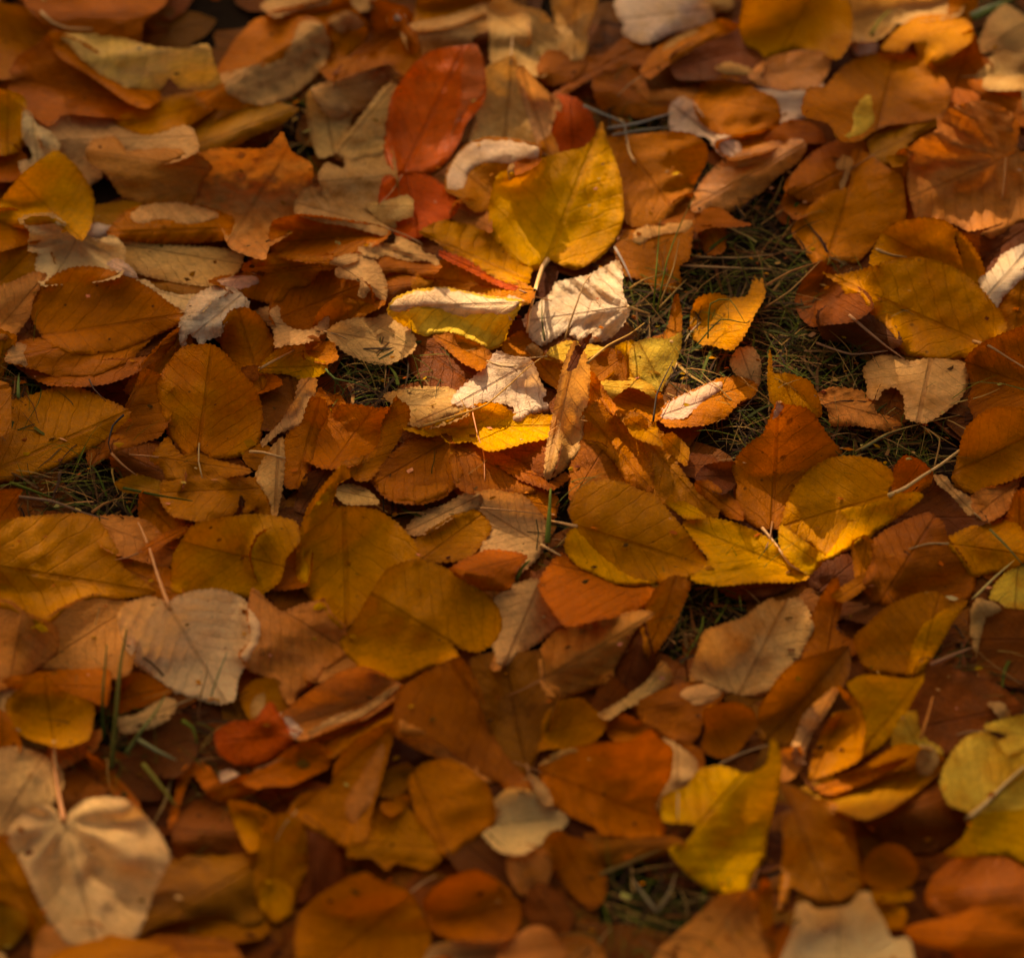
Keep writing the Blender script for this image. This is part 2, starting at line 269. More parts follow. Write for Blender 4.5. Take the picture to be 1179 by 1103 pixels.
L('d0',5,'pinktan',"pale pink leaf at the right edge, upper of two pale leaves","1000,190 1040,90 1100,45 1180,90 1240,100 1240,260 1180,260 1100,220 1010,230",A="1030,200 1180,110",C=-3)
L('d0',6,'tan',"pale tan striped leaf at the right edge, lower of two pale leaves","960,345 1020,280 1080,240 1180,260 1250,270 1250,390 1180,400 1100,405 1020,400 990,370",A="970,345 1240,330",rib=.5,C=-6,spot=0)
L('d0',4,'rust',"small red brown leaf in the dark hole under the wide amber leaf","30,630 110,565 190,560 250,600 250,640 160,640 80,630",C=-3)
L('d0',5,'olive',"rolled olive ochre leaf under the wide amber leaf's near edge","500,640 560,590 680,560 800,545 710,620 650,650 630,710 570,740 510,690",C=-6)
L('d0',6,'amber',"wide amber leaf with a sunlit yellow fold near the top right","200,400 280,390 360,300 480,240 600,240 690,250 760,310 830,370 850,440 820,510 740,550 560,570 490,600 430,640 360,645 320,600 290,560 190,530 170,500",A="520,570 600,240",F=[('palegold',"375,510 430,430 470,400 510,420 520,500 520,560 470,620 420,642 345,640 318,595 390,580")])  # sun on the fold is painted as a pale yellow panel
L('d0',4,'rust',"brown leaf behind the amber pointed leaf in the right grass gap","140,850 170,790 260,700 400,650 440,700 420,860 390,900 280,910",C=-5)
L('d0',4,'rust',"narrow rust strip left of the large pink ribbed leaf","590,760 640,720 660,880 680,990 620,1010 600,880")
L('d1',5,'amber',"amber pointed leaf standing at the back of the right grass gap","160,170 220,100 300,30 390,0 400,-150 440,-150 540,-80 600,-40 610,100 580,160 555,140 520,180 500,200 420,290 340,290 270,320 240,290 190,220",A="300,290 430,-150")
L('d0',6,'pinktan',"small pale hooked curl on the brown leaf in the right grass gap","330,750 360,710 400,730 390,780 360,850 345,830 370,770 340,770",C=-2)
L('d0',7,'pinkrust',"large pink brown ribbed leaf fading to amber at the right edge","650,680 700,635 785,585 785,530 870,480 970,455 1050,470 1120,510 1160,570 1150,670 1200,700 1280,760 1280,1000 1180,1010 1100,1050 1040,1080 960,1065 860,1015 740,985 690,995 670,920 650,840 650,740",A="1090,715 660,900",rib=1.0,pal=1.0,spot=0,sl=.3,V=.1,C=-6,col2='amber',S="1095,715 1090,800 1080,900")
# ---------------------------------------------------------------- leaves, middle rows
L('n',3,'pinkrust',"ragged crinkled brown pink leaf above the orange red strip leaf","205,235 225,195 255,183 300,185 318,165 325,185 345,195 345,210 332,235 325,258 305,270 300,285 270,272 262,250 240,240 225,225",A="325,180 270,270",rib=1.2,W=4,col2='tan')
L('b1',4,'orange',"orange red strip leaf under the long cream ribbed leaf","130,150 240,130 330,140 500,165 570,190 540,220 480,245 380,275 280,300 150,280 110,230",A="560,195 130,230")
L('b1',6,'tan',"long cream ribbed leaf pointing at the curled cream leaf","200,60 240,0 340,-5 340,30 420,50 500,100 605,160 570,195 500,175 400,150 320,140 260,125 205,105",A="600,170 210,60",rib=.8,C=-5,spot=0)
L('b1',6,'redorange',"red orange leaf between the tall red leaf and the golden serrated leaf","600,-50 700,-70 790,-50 860,0 910,60 880,110 800,150 740,200 660,190 600,130 580,40",A="690,-60 740,190",C=-4)
L('b1',7,'tan',"curled cream leaf with a jagged end before the red orange leaf","500,60 600,40 690,18 720,45 715,115 690,125 640,140 640,175 580,145 530,100",A="500,70 715,70",C=-7,rib=.4,spot=0)
L('b1',5,'pinkrust',"small twisted pinkish leaf behind the golden serrated leaf","920,60 980,50 1050,110 1055,175 1000,155 930,145 900,110",W=2.5)
L('b1',6,'amber',"narrow amber rolled leaf crossing above the brown serrated leaf","-30,330 100,280 200,290 320,310 310,332 200,342 80,355 -30,362",A="-30,345 320,320",C=-5)
L('b1',5,'amber',"small amber upright scrap at the end of the narrow rolled leaf","310,340 330,290 370,270 380,220 385,255 480,235 470,290 400,320 350,345",C=-3)
L('b1',6,'pinktan',"narrow pale strip leaf above the small pink hooked leaf","345,325 380,300 460,280 465,312 390,338",C=-3,spot=0)
L('b1',3,'rust',"brown serrated leaf hollow below the narrow amber rolled leaf","120,540 150,460 230,430 300,350 340,345 400,400 470,450 480,520 430,560 350,540 310,590 280,625 200,605 140,580",A="150,560 470,430",sl=.4)
L('b1',5,'pinktan',"small pink hooked leaf beside the brown serrated leaf","385,370 430,330 500,312 550,350 580,420 575,480 545,470 520,440 495,472 470,460 480,410 430,400 395,395",C=-4)
L('b1',4,'rust',"rust red leaf under the pale jagged scrap","520,330 600,295 690,315 800,340 760,385 690,375 620,365 580,410 545,370")
L('b1',6,'pinktan',"pale jagged scrap left of the golden serrated leaf","485,260 560,240 640,245 640,210 670,208 740,255 755,280 800,290 822,330 800,347 775,312 690,312 600,290 540,312 505,300",rib=.6,W=3,spot=0)
L('b1',3,'rust',"rust leaf just left of the cream topped rolled leaf","560,380 640,360 770,410 720,450 620,500 570,500 540,430")
L('b1',3,'ochre',"olive ochre leaf behind the cream topped rolled leaf","770,400 860,345 950,335 1100,395 1210,440 1180,490 1000,465 870,445 780,445")
L('b1',5,'redorange',"thin red leaf edge under the golden serrated leaf","865,285 960,315 1080,385 1190,430 1175,445 1080,415 960,355 880,315",C=-2)
L('b1',7,'gold',"golden serrated leaf tucked under the large yellow leaf's left side","745,190 800,150 870,130 930,145 1040,165 1180,250 1260,300 1240,420 1180,432 1080,390 960,310 870,270 820,230",A="1230,400 750,190",rib=.6,spot=0)
L('c1',8,'yellow',"large upright yellow leaf with a tall spike and thick pale stalk","420,-315 440,-240 470,-170 495,-100 513,-20 520,90 508,170 470,240 400,310 310,357 250,345 180,312 150,350 90,365 0,310 -60,240 -90,170 -90,60 -60,-60 -20,-90 60,-100 150,-150 250,-180 340,-200 390,-250",A="175,310 420,-315",F=[('yellow',"330,0 350,-100 400,-190 440,-150 490,-90 515,20 520,100 500,180 440,260 310,357 190,305 260,245 330,180 370,110")],S="175,312 150,350 118,450 95,540 82,640",SW=1.5,sl=.32,spot=0,C=4,V=-.1)
L('b1',8,'palegold',"rolled cream leaf whose shaded serrated lower side is coloured yellow","605,520 640,480 740,445 860,435 960,455 1060,475 1180,488 1215,500 1180,570 1150,620 1130,690 1060,735 1020,710 900,655 760,665 700,620 640,590 600,550",A="1200,510 610,530",C=-20,sl=.5,rib=.5,spot=0,F=[('cream',"605,520 640,480 740,445 860,435 960,455 1060,475 1210,497 1160,555 1060,555 960,570 850,545 740,520 650,550 605,552")])  # yellow of the shaded, light-pierced lower side is put into the colour
L('b1',5,'amber',"amber leaf under the lower edge of the cream topped rolled leaf","820,660 900,655 1010,700 1055,740 1010,795 940,765 880,715")
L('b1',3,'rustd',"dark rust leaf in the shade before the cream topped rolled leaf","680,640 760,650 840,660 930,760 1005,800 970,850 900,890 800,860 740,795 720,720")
L('b1',5,'pinktan',"small pale pink leaf with a fine midrib above the first grass gap","362,640 400,610 470,590 540,590 600,568 640,610 690,660 692,710 640,742 580,766 500,750 430,720 400,690 370,670",A="365,640 690,705",rib=.25,spot=0)
L('b1',4,'amber',"star shaped amber leaf left of the small pale pink leaf","290,610 320,550 380,512 480,528 555,518 520,552 430,590 365,600 390,630 370,680 380,725 340,745 255,725 270,660",W=2.5)
L('b1',5,'pinktan',"tan crescent leaf around the hollow of the brown serrated leaf","28,560 70,540 120,540 130,590 180,625 250,620 300,562 302,620 230,672 140,682 105,690 98,625",C=-3,spot=0)
L('b2',3,'orange',"small orange leaf by the first grass gap below the serrated yellow leaf","0,-25 80,-20 100,10 20,40 -40,10",W=2)
# grass side of column c, row 1
L('c1',4,'rust',"rust dark leaf between the amber veined leaf and the long pink leaf","690,130 760,50 820,30 845,100 765,140")
L('c1',6,'amber',"amber leaf with a tan rolled top beside the right grass gap","475,260 520,170 560,160 700,145 842,125 830,200 815,310 770,340 780,420 740,470 680,450 600,400 520,380",A="740,460 640,150",F=[('tan',"560,200 580,160 700,145 840,125 822,180 700,195 630,215 610,250 580,250 562,225")],C=-4)
L('c1',3,'rust',"small rust scrap in the grass under the pointed orange leaf","870,180 960,180 960,260 900,270",W=2)
L('c1',6,'orange',"small pointed orange leaf at the tip of the long pink leaf","855,182 860,110 910,75 970,90 1020,130 1085,150 1000,162 920,162",A="860,150 1080,150")
L('c1',6,'gold',"golden leaf with an upright tip lying alone in the grass","840,640 840,560 870,490 940,470 1010,488 1070,482 1090,430 1102,395 1120,430 1130,405 1142,440 1140,490 1100,560 1060,640 1010,700 920,680 880,680",A="860,600 1105,400",spot=0)
L('c1',7,'cream',"white leaf with deep slanting folds in the sun above the upright rolled leaf","60,590 110,520 190,460 210,415 290,395 370,375 490,313 515,370 515,460 548,540 520,600 480,650 420,682 330,682 270,645 295,600 240,645 150,702 100,670 80,620",A="545,525 70,590",rib=1.3,pal=.5,spot=0,W=1.2,sl=.12,V=-.1,C=-5,S="540,525 600,545 635,556")
L('c1',6,'amber',"amber leaf under the lower left edge of the white folded leaf","-20,690 50,640 130,650 130,700 80,745 0,750")
L('c1',6,'cream',"small cream torn scrap at the end of the cream topped rolled leaf","0,480 70,500 82,512 45,525 25,575 5,575",W=2,spot=0)
L('c1',6,'yellow',"bright crumpled yellow leaf in the sunlit centre","485,720 540,690 570,700 565,780 585,840 620,905 540,910 420,895 460,830 510,800",rib=.8,W=4,spot=0)
L('c1',6,'amber',"upright amber spike leaf behind the sunlit split yellow leaf","640,660 700,640 722,600 742,500 760,478 777,560 772,640 720,672",A="700,660 755,480",C=-3)
L('c1',7,'palegold',"sunlit yellow leaf with pale midrib, split end near the right grass gap","560,690 640,665 720,668 780,640 776,720 742,810 705,870 690,905 640,905 560,835 540,760",A="690,880 590,690",spot=0,S="705,880 735,830 760,780")
L('c1',6,'amber',"amber leaf in the sunlit centre between two yellow leaves","365,780 430,720 500,735 525,800 510,875 420,885 375,840")
L('c1',7,'palegold',"cream yellow leaf just below the white folded leaf","160,760 190,710 260,678 350,690 432,710 400,742 330,765 260,792 200,765",rib=.5,spot=0)
L('c2',7,'palegold',"creamy sunlit leaf with a notched edge right of the upright rolled leaf","385,20 430,-15 520,-5 560,-25 650,15 665,80 610,42 540,22 490,60 455,82",rib=.5,spot=0)
L('c2',6,'amber',"amber leaf hanging under the creamy notched leaf","445,75 540,20 620,40 680,60 690,150 640,170 580,130 510,125")
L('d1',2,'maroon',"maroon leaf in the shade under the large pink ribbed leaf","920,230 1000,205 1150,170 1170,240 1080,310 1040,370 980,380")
L('d1',3,'rustd',"dull brown leaf in the grass left of the large two layered golden leaf","185,490 220,410 270,365 340,420 425,470 445,520 380,565 300,575 240,582 200,545",A="280,370 220,560")
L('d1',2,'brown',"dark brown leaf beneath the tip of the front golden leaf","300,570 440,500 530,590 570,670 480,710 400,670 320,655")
L('d1',3,'rust',"small rust round leaf at the far edge of the right grass gap","105,60 130,8 200,-5 265,40 200,92 150,108")
L('d0',5,'gold',"tiny golden scrap left of the large pink ribbed leaf","565,712 645,712 625,748 588,752",W=1)
L('d1',6,'gold',"rear golden leaf of the large overlapping pair at the right","500,330 510,280 560,190 640,150 740,140 820,155 900,220 960,300 990,380 990,450 900,400 780,330 600,330",A="960,420 560,200",sl=.4,S="510,265 580,290 650,300")
L('d1',8,'gold',"front golden leaf of the overlapping pair, with a pointed tip over the grass","265,370 330,380 430,360 560,320 680,300 760,310 870,350 950,410 1010,470 1080,560 1102,620 1070,670 1000,676 970,740 860,757 740,757 640,745 600,690 570,630 520,580 470,540 430,460 380,470 340,420",A="960,680 270,372",S="950,680 1020,700 1100,750 1190,805",spot=.6,sl=.45,K=0,V=.08,C=-5,col2='amber')
L('d1',6,'cream',"pale curled leaf at the right edge behind the front golden leaf","985,390 1040,360 1080,300 1130,270 1180,250 1250,240 1250,350 1150,410 1085,470 1062,512 1020,470",C=-6,spot=0)
L('d1',5,'amber',"amber leaf at the right edge below the pale curled leaf","1060,520 1120,430 1180,375 1250,350 1250,630 1180,650 1090,660")
L('d1',6,'rust',"rust amber dotted leaf at the right edge under the golden pair","930,770 990,710 1090,660 1260,620 1260,1015 1100,1010 970,1015 940,940 955,880",A="1250,900 940,780",spot=1)
L('d2',7,'tan',"tan curled leaf with a round dark hole beside the right grass gap","450,-60 500,-110 560,-128 660,-95 760,-110 880,-105 930,-70 925,10 880,90 800,150 730,187 660,172 640,150 635,70 600,25 540,35 518,80 470,72 468,10",A="760,-110 700,180",C=-9,spot=0)
L('d2',5,'rustd',"shaded lower half seen inside the tan curled leaf's hole","515,80 540,25 600,15 645,60 650,150 600,180 520,190 485,135",C=4)
L('d2',5,'pinkrust',"crumpled rust pink leaf left of the tan curled leaf","255,80 330,42 440,55 480,78 500,140 560,150 600,180 550,205 430,185 330,185 315,120",rib=.8,W=3)
L('d2',6,'gold',"golden leaf with a thin raised tip standing in the grass","35,-130 47,-100 52,-35 110,-33 200,0 240,80 246,145 160,135 80,115 40,80 28,0",A="150,130 38,-125",spot=0)
# ---- row 2
L('n',8,'cream',"bright white sunlit leaf with fine veins left of the upright rolled leaf","519,463 527,450 548,432 562,418 572,404 590,410 610,412 617,424 623,440 629,452 624,461 637,470 622,475 609,478 598,487 590,481 592,470 584,466 560,462 545,470 530,467",A="614,416 522,468",rib=.35,spot=0,sl=.1,V=-.12,C=-4)
L('c1',7,'amber',"amber leaf with a pale curled top left of the upright rolled leaf","72,710 110,688 170,740 260,780 285,830 250,910 160,860 110,795",A="240,890 80,705",C=-5,F=[('tan',"72,712 108,688 160,732 130,750 100,760")])
L('c2',8,'amber',"narrow amber leaf leaning on the right of the upright rolled leaf","320,-100 400,-20 450,60 512,150 480,152 400,100 358,135 345,40",C=-4)
L('c2',9,'tan',"upright rolled tan leaf standing like a cigar in the centre","158,432 168,300 198,150 220,30 240,-60 272,-150 300,-190 345,-130 368,-50 362,60 350,200 322,330 240,405 180,440",A="300,-180 170,435",C=-16,rib=.35,spot=0,sl=.8)
L('c1',10,'maroon',"thin purple brown spike at the top of the upright rolled leaf","262,815 290,730 310,695 378,640 352,700 325,745 305,800",C=-3)
L('b2',6,'yellow',"yellow leaf with a bright spot under the bright white leaf","688,208 800,198 900,165 1000,113 1100,110 1170,155 1280,150 1350,160 1340,240 1210,268 1060,302 980,262 900,272 860,238 800,242",A="690,208 1330,200",spot=0)
L('b2',5,'tan',"pale tan leaf wedged left of the bright white leaf","738,180 820,130 805,95 900,75 935,130 860,160 800,187",rib=.4,spot=0)
L('b2',4,'tan',"tan amber leaf at the end of the first grass gap","630,70 740,42 860,38 905,95 925,140 800,185 710,170 680,120")
L('b2',6,'orange',"orange serrated scrap beside the pink twisted leaf's top","265,110 300,30 330,58 380,58 412,112 350,97 312,115",W=2)
L('b2',5,'ochre',"ochre leaf behind the lower tail of the pink twisted leaf","-5,455 50,525 85,630 40,615 -5,565")
L('b2',6,'amber',"amber leaf forming the right side of the pink twisted leaf","250,90 310,98 322,160 282,240 262,340 232,450 150,462 138,380 150,250 215,190",A="290,90 190,460",C=-5)
L('b2',7,'pinktan',"pink tan twisted leaf left of the orange cup leaf","205,-10 282,-15 265,80 222,190 150,217 110,232 38,292 28,268 118,180 180,80",A="240,-10 35,280",C=-6,spot=0)
L('b2',7,'tan',"narrow tan tail leaf hanging below the pink twisted leaf","-5,442 38,350 80,290 128,248 137,340 132,440 112,560 92,632 60,540 20,470",A="110,260 92,632",C=-5,spot=0,S="-20,315 40,318 140,345")
L('b2',5,'orange',"orange cup leaf with a dark centre below the first grass gap","262,332 288,230 330,148 430,123 540,138 612,130 604,200 560,305 440,355 340,365",A="360,360 520,140",C=5)
L('b2',7,'amber',"amber folded leaf forming the near side of the orange cup leaf","432,425 370,370 440,350 530,318 568,260 578,180 608,130 640,60 660,85 700,110 702,170 652,262 582,372 522,442 470,447",A="450,440 650,70",C=-5)
L('b2',6,'rust',"rust leaf with a turned up amber lower rim, behind the twisted edged yellow leaf","520,430 550,405 620,325 700,258 790,264 840,232 890,245 902,270 912,330 942,400 922,470 890,492 860,522 760,552 650,547 590,522 548,480",A="905,250 545,460",F=[('amber',"520,430 560,422 650,437 740,462 870,455 892,490 860,522 760,552 650,547 590,522 548,480")],col2='maroon')
L('b2',5,'rust',"rust leaf right of the leaf with a turned up amber rim","905,275 1000,265 1050,305 1180,370 1260,420 1270,480 1200,490 1100,475 990,485 935,440",A="920,300 1240,460",S="985,130 1010,240 1038,330 1042,450",SW=.5)
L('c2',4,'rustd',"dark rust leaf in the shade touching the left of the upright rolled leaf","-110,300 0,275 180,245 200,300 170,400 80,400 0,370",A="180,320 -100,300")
L('c2',6,'rust',"rust orange leaf at the foot of the upright rolled leaf","-60,370 0,365 150,430 175,450 240,410 262,430 215,470 170,480 60,440",C=-4)
L('b2',4,'amber',"amber leaf above the pale pink veined leaf in the centre","935,490 1000,455 1180,460 1325,520 1310,610 1240,570 1150,525 1000,520")
L('c2',5,'rust',"rust leaf behind the large amber leaf in the centre","300,390 340,290 420,300 480,350 535,440 510,480 400,460 300,510",A="320,480 430,300")
L('c2',6,'amber',"amber leaf lying right of the upright rolled leaf's foot","352,145 400,105 500,158 560,220 620,320 642,380 635,475 540,455 470,345 400,290 335,280 328,220",A="360,150 620,460")
L('c2',5,'ochre',"ochre amber leaf sloping down behind the large amber leaf","505,160 600,170 660,220 720,280 760,380 820,460 925,540 905,610 850,610 700,530 630,480 640,380 600,280",A="540,180 900,590")
L('c2',7,'gold',"crumpled golden scraps right of the upright rolled leaf","520,172 600,158 632,190 625,215 660,178 682,250 700,290 640,280 560,245",rib=.7,W=3,spot=0)
L('c2',6,'gold',"small golden leaf on the left edge of the sunlit wet patch","690,262 740,235 790,278 812,310 797,372 760,345 715,305",spot=0)
L('c2',7,'amber',"amber rolled leaf with a cream upper side at the grass gap","672,165 690,130 720,88 850,28 960,-20 1060,-22 1122,10 1112,62 1040,92 990,152 900,192 800,203 720,203",A="700,150 1120,0",C=-9,rib=.5,F=[('cream',"690,130 720,88 850,28 960,-18 955,40 860,105 790,165 700,165 675,163")])
L('c1',6,'pinktan',"small pale leaf curled up at the amber rolled leaf's end","1008,780 1040,723 1100,718 1132,770 1132,850 1112,905 1088,855 1030,825",C=-5,spot=0)
L('d2',7,'rust',"large rust orange leaf with a pale curled tip, right of the grass hole","0,230 40,130 60,88 90,98 200,118 250,178 300,250 357,320 300,345 210,420 140,520 100,610 85,662 0,665 -60,645 -133,560 -135,440 -143,380 -100,310 -40,260",A="40,640 65,95",F=[('cream',"40,155 62,86 92,98 80,140 42,168")],sl=.7,spot=.8)
L('d2',8,'gold',"golden amber leaf with its near edge folded into a bright strip","78,652 100,570 130,490 200,400 300,343 400,333 500,350 580,400 587,450 565,500 700,498 722,520 620,602 520,672 400,762 290,810 220,745 130,675",A="560,512 130,640",F=[('yellow',"305,562 420,548 560,522 690,498 722,520 620,602 520,672 400,762 290,812 230,860 215,845 280,790 350,650 420,625 360,622")],S="565,515 640,480 720,425 800,375 885,310",SW=1.3,sl=.65,spot=0,col2='ochre')  # light on the folded strip is put into its yellow colour
L('c2',7,'yellow',"sunlit yellow leaf with creases right of the large amber leaf","785,640 850,610 960,620 1050,645 1130,680 1190,720 1240,780 1330,862 1372,882 1300,905 1200,905 1100,908 960,922 850,907 820,882 870,850 900,800 850,730",A="1360,880 790,640",rib=.5,spot=0,C=-4)
L('d2',9,'yellow',"small yellow leaf piece under the golden amber leaf's lower edge","78,645 160,700 275,782 285,800 205,872 100,792 68,720",rib=.5,spot=0,S="-5,660 60,740 120,825 195,865")
L('c2',9,'gold',"large amber leaf in the centre, its lit lower rim coloured bright yellow","250,750 265,680 300,655 272,590 290,510 350,460 440,440 520,455 600,490 660,510 720,580 790,660 850,740 900,810 972,852 860,872 780,902 680,912 600,927 500,927 430,892 340,852 280,802",A="300,652 940,850",F=[('yellow',"250,750 265,690 300,660 380,730 470,810 560,870 690,908 600,927 500,927 430,892 340,852 280,802")],S="305,652 250,640 190,628",sl=.55,K=0,V=.12,spot=.6,col2='amber')  # brighter light on the rim is painted in as yellow
L('b2',6,'pinktan',"pale pink veined leaf left of the large amber leaf","990,520 1080,503 1150,518 1210,530 1262,580 1302,640 1292,750 1240,812 1190,852 1140,882 1020,805 1050,700 1000,580",A="1300,735 1010,560",rib=.7,spot=0,S="1295,735 1340,760 1385,785")
L('b2',7,'ochre',"brownish ochre leaf left of the pale pink veined leaf","720,720 800,660 900,600 1000,572 1035,600 1075,660 1022,742 950,805 760,812",A="760,800 1030,600")
L('b2',6,'pinktan',"greyish pink curled leaf with dark tears above the brownish ochre leaf","695,665 760,590 860,558 950,508 1000,508 1022,560 960,592 880,622 800,672 740,685",A="1010,520 700,670",C=-5,W=3,col2='brown')
L('b2',8,'orange',"orange amber leaf bent like a roof below the pale pink veined leaf","880,850 950,800 1060,757 1180,768 1235,790 1180,862 1162,945 1020,942 935,905",A="1220,790 900,870",C=-6)
L('b2',7,'gold',"large ochre yellow leaf with a twisted upper left edge","350,560 370,500 375,460 432,430 427,400 400,375 370,400 300,480 240,570 210,660 188,760 190,890 230,960 290,1020 350,1090 400,1132 450,1080 600,920 745,805 722,720 650,640 560,580 450,562",A="400,390 420,1090",F=[('yellow',"370,400 400,375 432,430 375,465 350,555 272,600 240,700 260,850 290,1000 350,1075 400,1130 290,1015 190,890 188,760 210,660 240,570 300,480")],spot=.4,col2='ochre',sl=.5)
L('b3',8,'gold',"large ochre yellow leaf lying in front of the twisted edged one","385,312 430,250 520,100 600,-20 740,-67 860,-27 950,30 1050,90 1110,170 1122,240 1090,312 1010,357 935,342 885,310 930,380 860,405 740,452 650,502 560,478 480,432 410,362",A="925,335 480,60",spot=.3,col2='ochre',sl=.45)
L('c2',7,'rust',"rust orange toothed leaf bordering the wet grass hole","842,450 900,443 970,488 1040,550 1062,625 980,608 900,535 848,492",A="1050,610 850,455")
L('c2',4,'maroon',"small maroon leaf at the far side of the toothed rust leaf","868,440 900,388 1000,375 1020,440 960,490",W=1.5)
L('c2',3,'rustd',"brown pink leaf at the rim of the wet grass hole","755,382 820,338 900,348 935,382 880,418 780,410",W=1.5)
L('c2',8,'yellow',"narrow bright yellow scraps above the sunlit creased yellow leaf","708,545 738,508 745,545 790,538 850,570 892,612 800,618 738,572",W=2,spot=0)
L('d2',8,'ochre',"amber round serrated leaf at the right edge beside the grass hole","890,280 920,200 990,140 1060,113 1180,118 1260,130 1260,440 1180,422 1100,452 1030,472 950,502 900,492 850,442 870,370",A="880,400 1240,220",spot=.3,sl=.5)
L('d2',8,'pinkrust',"crumpled brown leaf under the amber round serrated leaf","935,520 1000,478 1100,458 1175,410 1148,480 1122,560 1080,602 1020,632 960,602",rib=1,W=4)
L('d2',7,'pinktan',"grey dry curled strip right of the golden amber leaf's stalk","768,420 830,428 862,480 932,520 962,602 930,605 850,512 788,462",rib=.8,W=3,C=-4)
L('d2',6,'orange',"small orange rust leaf behind the golden amber leaf's stalk","588,470 600,390 640,343 700,358 755,410 745,460 680,505 615,525")
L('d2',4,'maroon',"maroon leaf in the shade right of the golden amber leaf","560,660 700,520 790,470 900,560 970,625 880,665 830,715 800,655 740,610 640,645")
L('d2',4,'amber',"small amber leaf under the golden amber leaf's bright strip","412,740 460,715 512,760 512,800 460,855 430,895 415,800")
L('d2',7,'orange',"bright orange leaf at the right edge above the ochre leaf","1080,640 1110,580 1140,500 1180,478 1250,478 1250,805 1180,805 1140,765 1118,700",rib=.5)
L('d2',8,'gold',"ochre yellow leaf near the right edge below the crumpled brown leaf","818,720 880,678 960,643 1080,618 1150,640 1182,700 1182,805 1100,855 1000,875 935,895 880,805",A="830,730 1170,780",spot=0,sl=.4)
L('d3',6,'palegold',"pale yellow leaf at the right edge with grass stems across it","1035,115 1060,50 1110,0 1180,-25 1250,-25 1250,195 1180,190 1095,155",spot=0)
L('d2',6,'rust',"large rust red serrated leaf below the maroon shaded leaf","500,740 570,680 680,628 745,608 800,650 825,720 880,790 945,885 935,965 850,1005 760,965 690,955 620,995 560,1008 495,970 465,900 515,800",A="540,980 770,620",spot=.8,sl=.5)
# ---------------------------------------------------------------- leaves, left and front rows
L('a1',4,'ochre',"ochre brown leaf behind the ochre leaf with two lobes","600,880 660,790 720,720 800,655 840,700 830,770 770,870 700,920")
L('a2',7,'amber',"wide amber leaf with two lobes and a dark slit, above the nibbled ochre leaf","700,20 770,-100 830,-160 950,-172 1020,-130 1080,-60 1150,20 1182,100 1192,200 1170,282 1100,332 1040,347 960,342 912,312 897,288 880,327 830,327 800,280 760,240 738,170",A="900,285 960,-160",spot=.7,col2='gold',sl=.55)
L('a2',6,'ochre',"broad ochre leaf at the left edge above the left grass gap","-80,110 0,100 110,85 240,45 300,20 400,60 520,110 572,140 540,190 420,280 330,330 250,372 150,412 60,432 0,442 -60,442",A="30,375 570,138",spot=.2,sl=.4,col2='amber')
L('a2',5,'rust',"amber rust leaf standing between the broad ochre leaf and the two lobed amber leaf","560,140 600,60 640,-30 710,0 725,80 745,150 702,232 620,262 560,292 490,322 430,362 418,310 450,250 500,190",A="430,350 660,-20",rib=.4)
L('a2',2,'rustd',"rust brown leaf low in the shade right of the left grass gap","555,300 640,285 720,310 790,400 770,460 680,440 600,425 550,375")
L('a2',6,'ochre',"curled ochre leaf with torn left end under the two lobed amber leaf","708,330 770,258 792,290 830,332 900,322 960,350 1080,380 1122,402 1060,417 900,437 770,442 750,392 695,350",C=-4,A="710,340 1115,400",rib=.3)
L('a2',6,'ochre',"nibbled ochre leaf under the curled ochre leaf with torn end","752,455 900,437 1060,442 1180,450 1232,520 1222,605 1170,605 1150,562 1088,605 1102,540 1080,515 1067,570 1040,607 970,627 880,617 800,602 748,545",A="1200,480 760,500",spot=.3)
L('a2',5,'olive',"small olive ochre leaf left of the nibbled ochre leaf","545,460 620,428 700,448 765,480 755,540 680,505 580,495")
L('a2',6,'gold',"ochre yellow serrated leaf left of the round red brown leaf","800,790 830,740 868,678 930,645 1100,618 1210,615 1320,640 1340,720 1272,800 1250,890 1150,955 1000,950 860,955 795,945",A="1260,830 830,720",col2='ochre',sl=.45,spot=.2)
L('a2',3,'pinkrust',"pinkish leaf under the thin stalk right of the left grass gap","455,640 560,632 660,650 720,700 772,720 782,770 720,805 640,785 520,745")
L('a2',2,'amber',"amber leaf above the pinkish leaf under the thin stalk","665,530 740,548 790,600 810,660 740,690 680,655 655,600")
L('a2',6,'orange',"thin rolled orange leaf lying on the pinkish leaf","638,762 700,710 780,668 862,648 842,682 760,722 690,768",C=-3)
L('a2',7,'ochre',"very broad ochre leaf at the left edge below the left grass gap","-90,640 0,630 90,612 200,600 380,593 452,630 502,700 542,780 562,842 640,892 712,955 560,977 440,982 330,1017 260,1077 205,1112 150,1102 80,1057 0,1032 -90,1002",A="-60,830 712,955",spot=0,sl=.5,rib=.3,col2='gold')
L('a2',4,'amber',"amber leaf under the pointed tip of the very broad ochre leaf","540,830 640,818 760,858 800,960 700,975 600,930")
L('a2',4,'orange',"orange pink leaf cut by the left edge in the left grass gap","-40,520 82,508 60,560 82,622 0,645 -40,650")
L('b2',4,'rust',"round red brown leaf left of the twisted edged yellow leaf","8,780 40,710 120,678 200,688 230,780 210,890 100,905 35,872")
L('b2',3,'brown',"brown leaf in the gap above the round red brown leaf","60,640 140,588 210,600 200,700 80,695")
L('b2',3,'brown',"dark brown leaf left of the twisted yellow edge","200,565 240,440 335,418 305,495 250,580")
L('b2',5,'tan',"small tan strip behind the twisted yellow edge","368,490 430,468 500,488 545,542 420,545",C=-2)
L('a2',5,'ochre',"small ochre piece between the two lobed leaf and the tan tail leaf","1110,330 1180,290 1255,330 1205,402 1130,372")
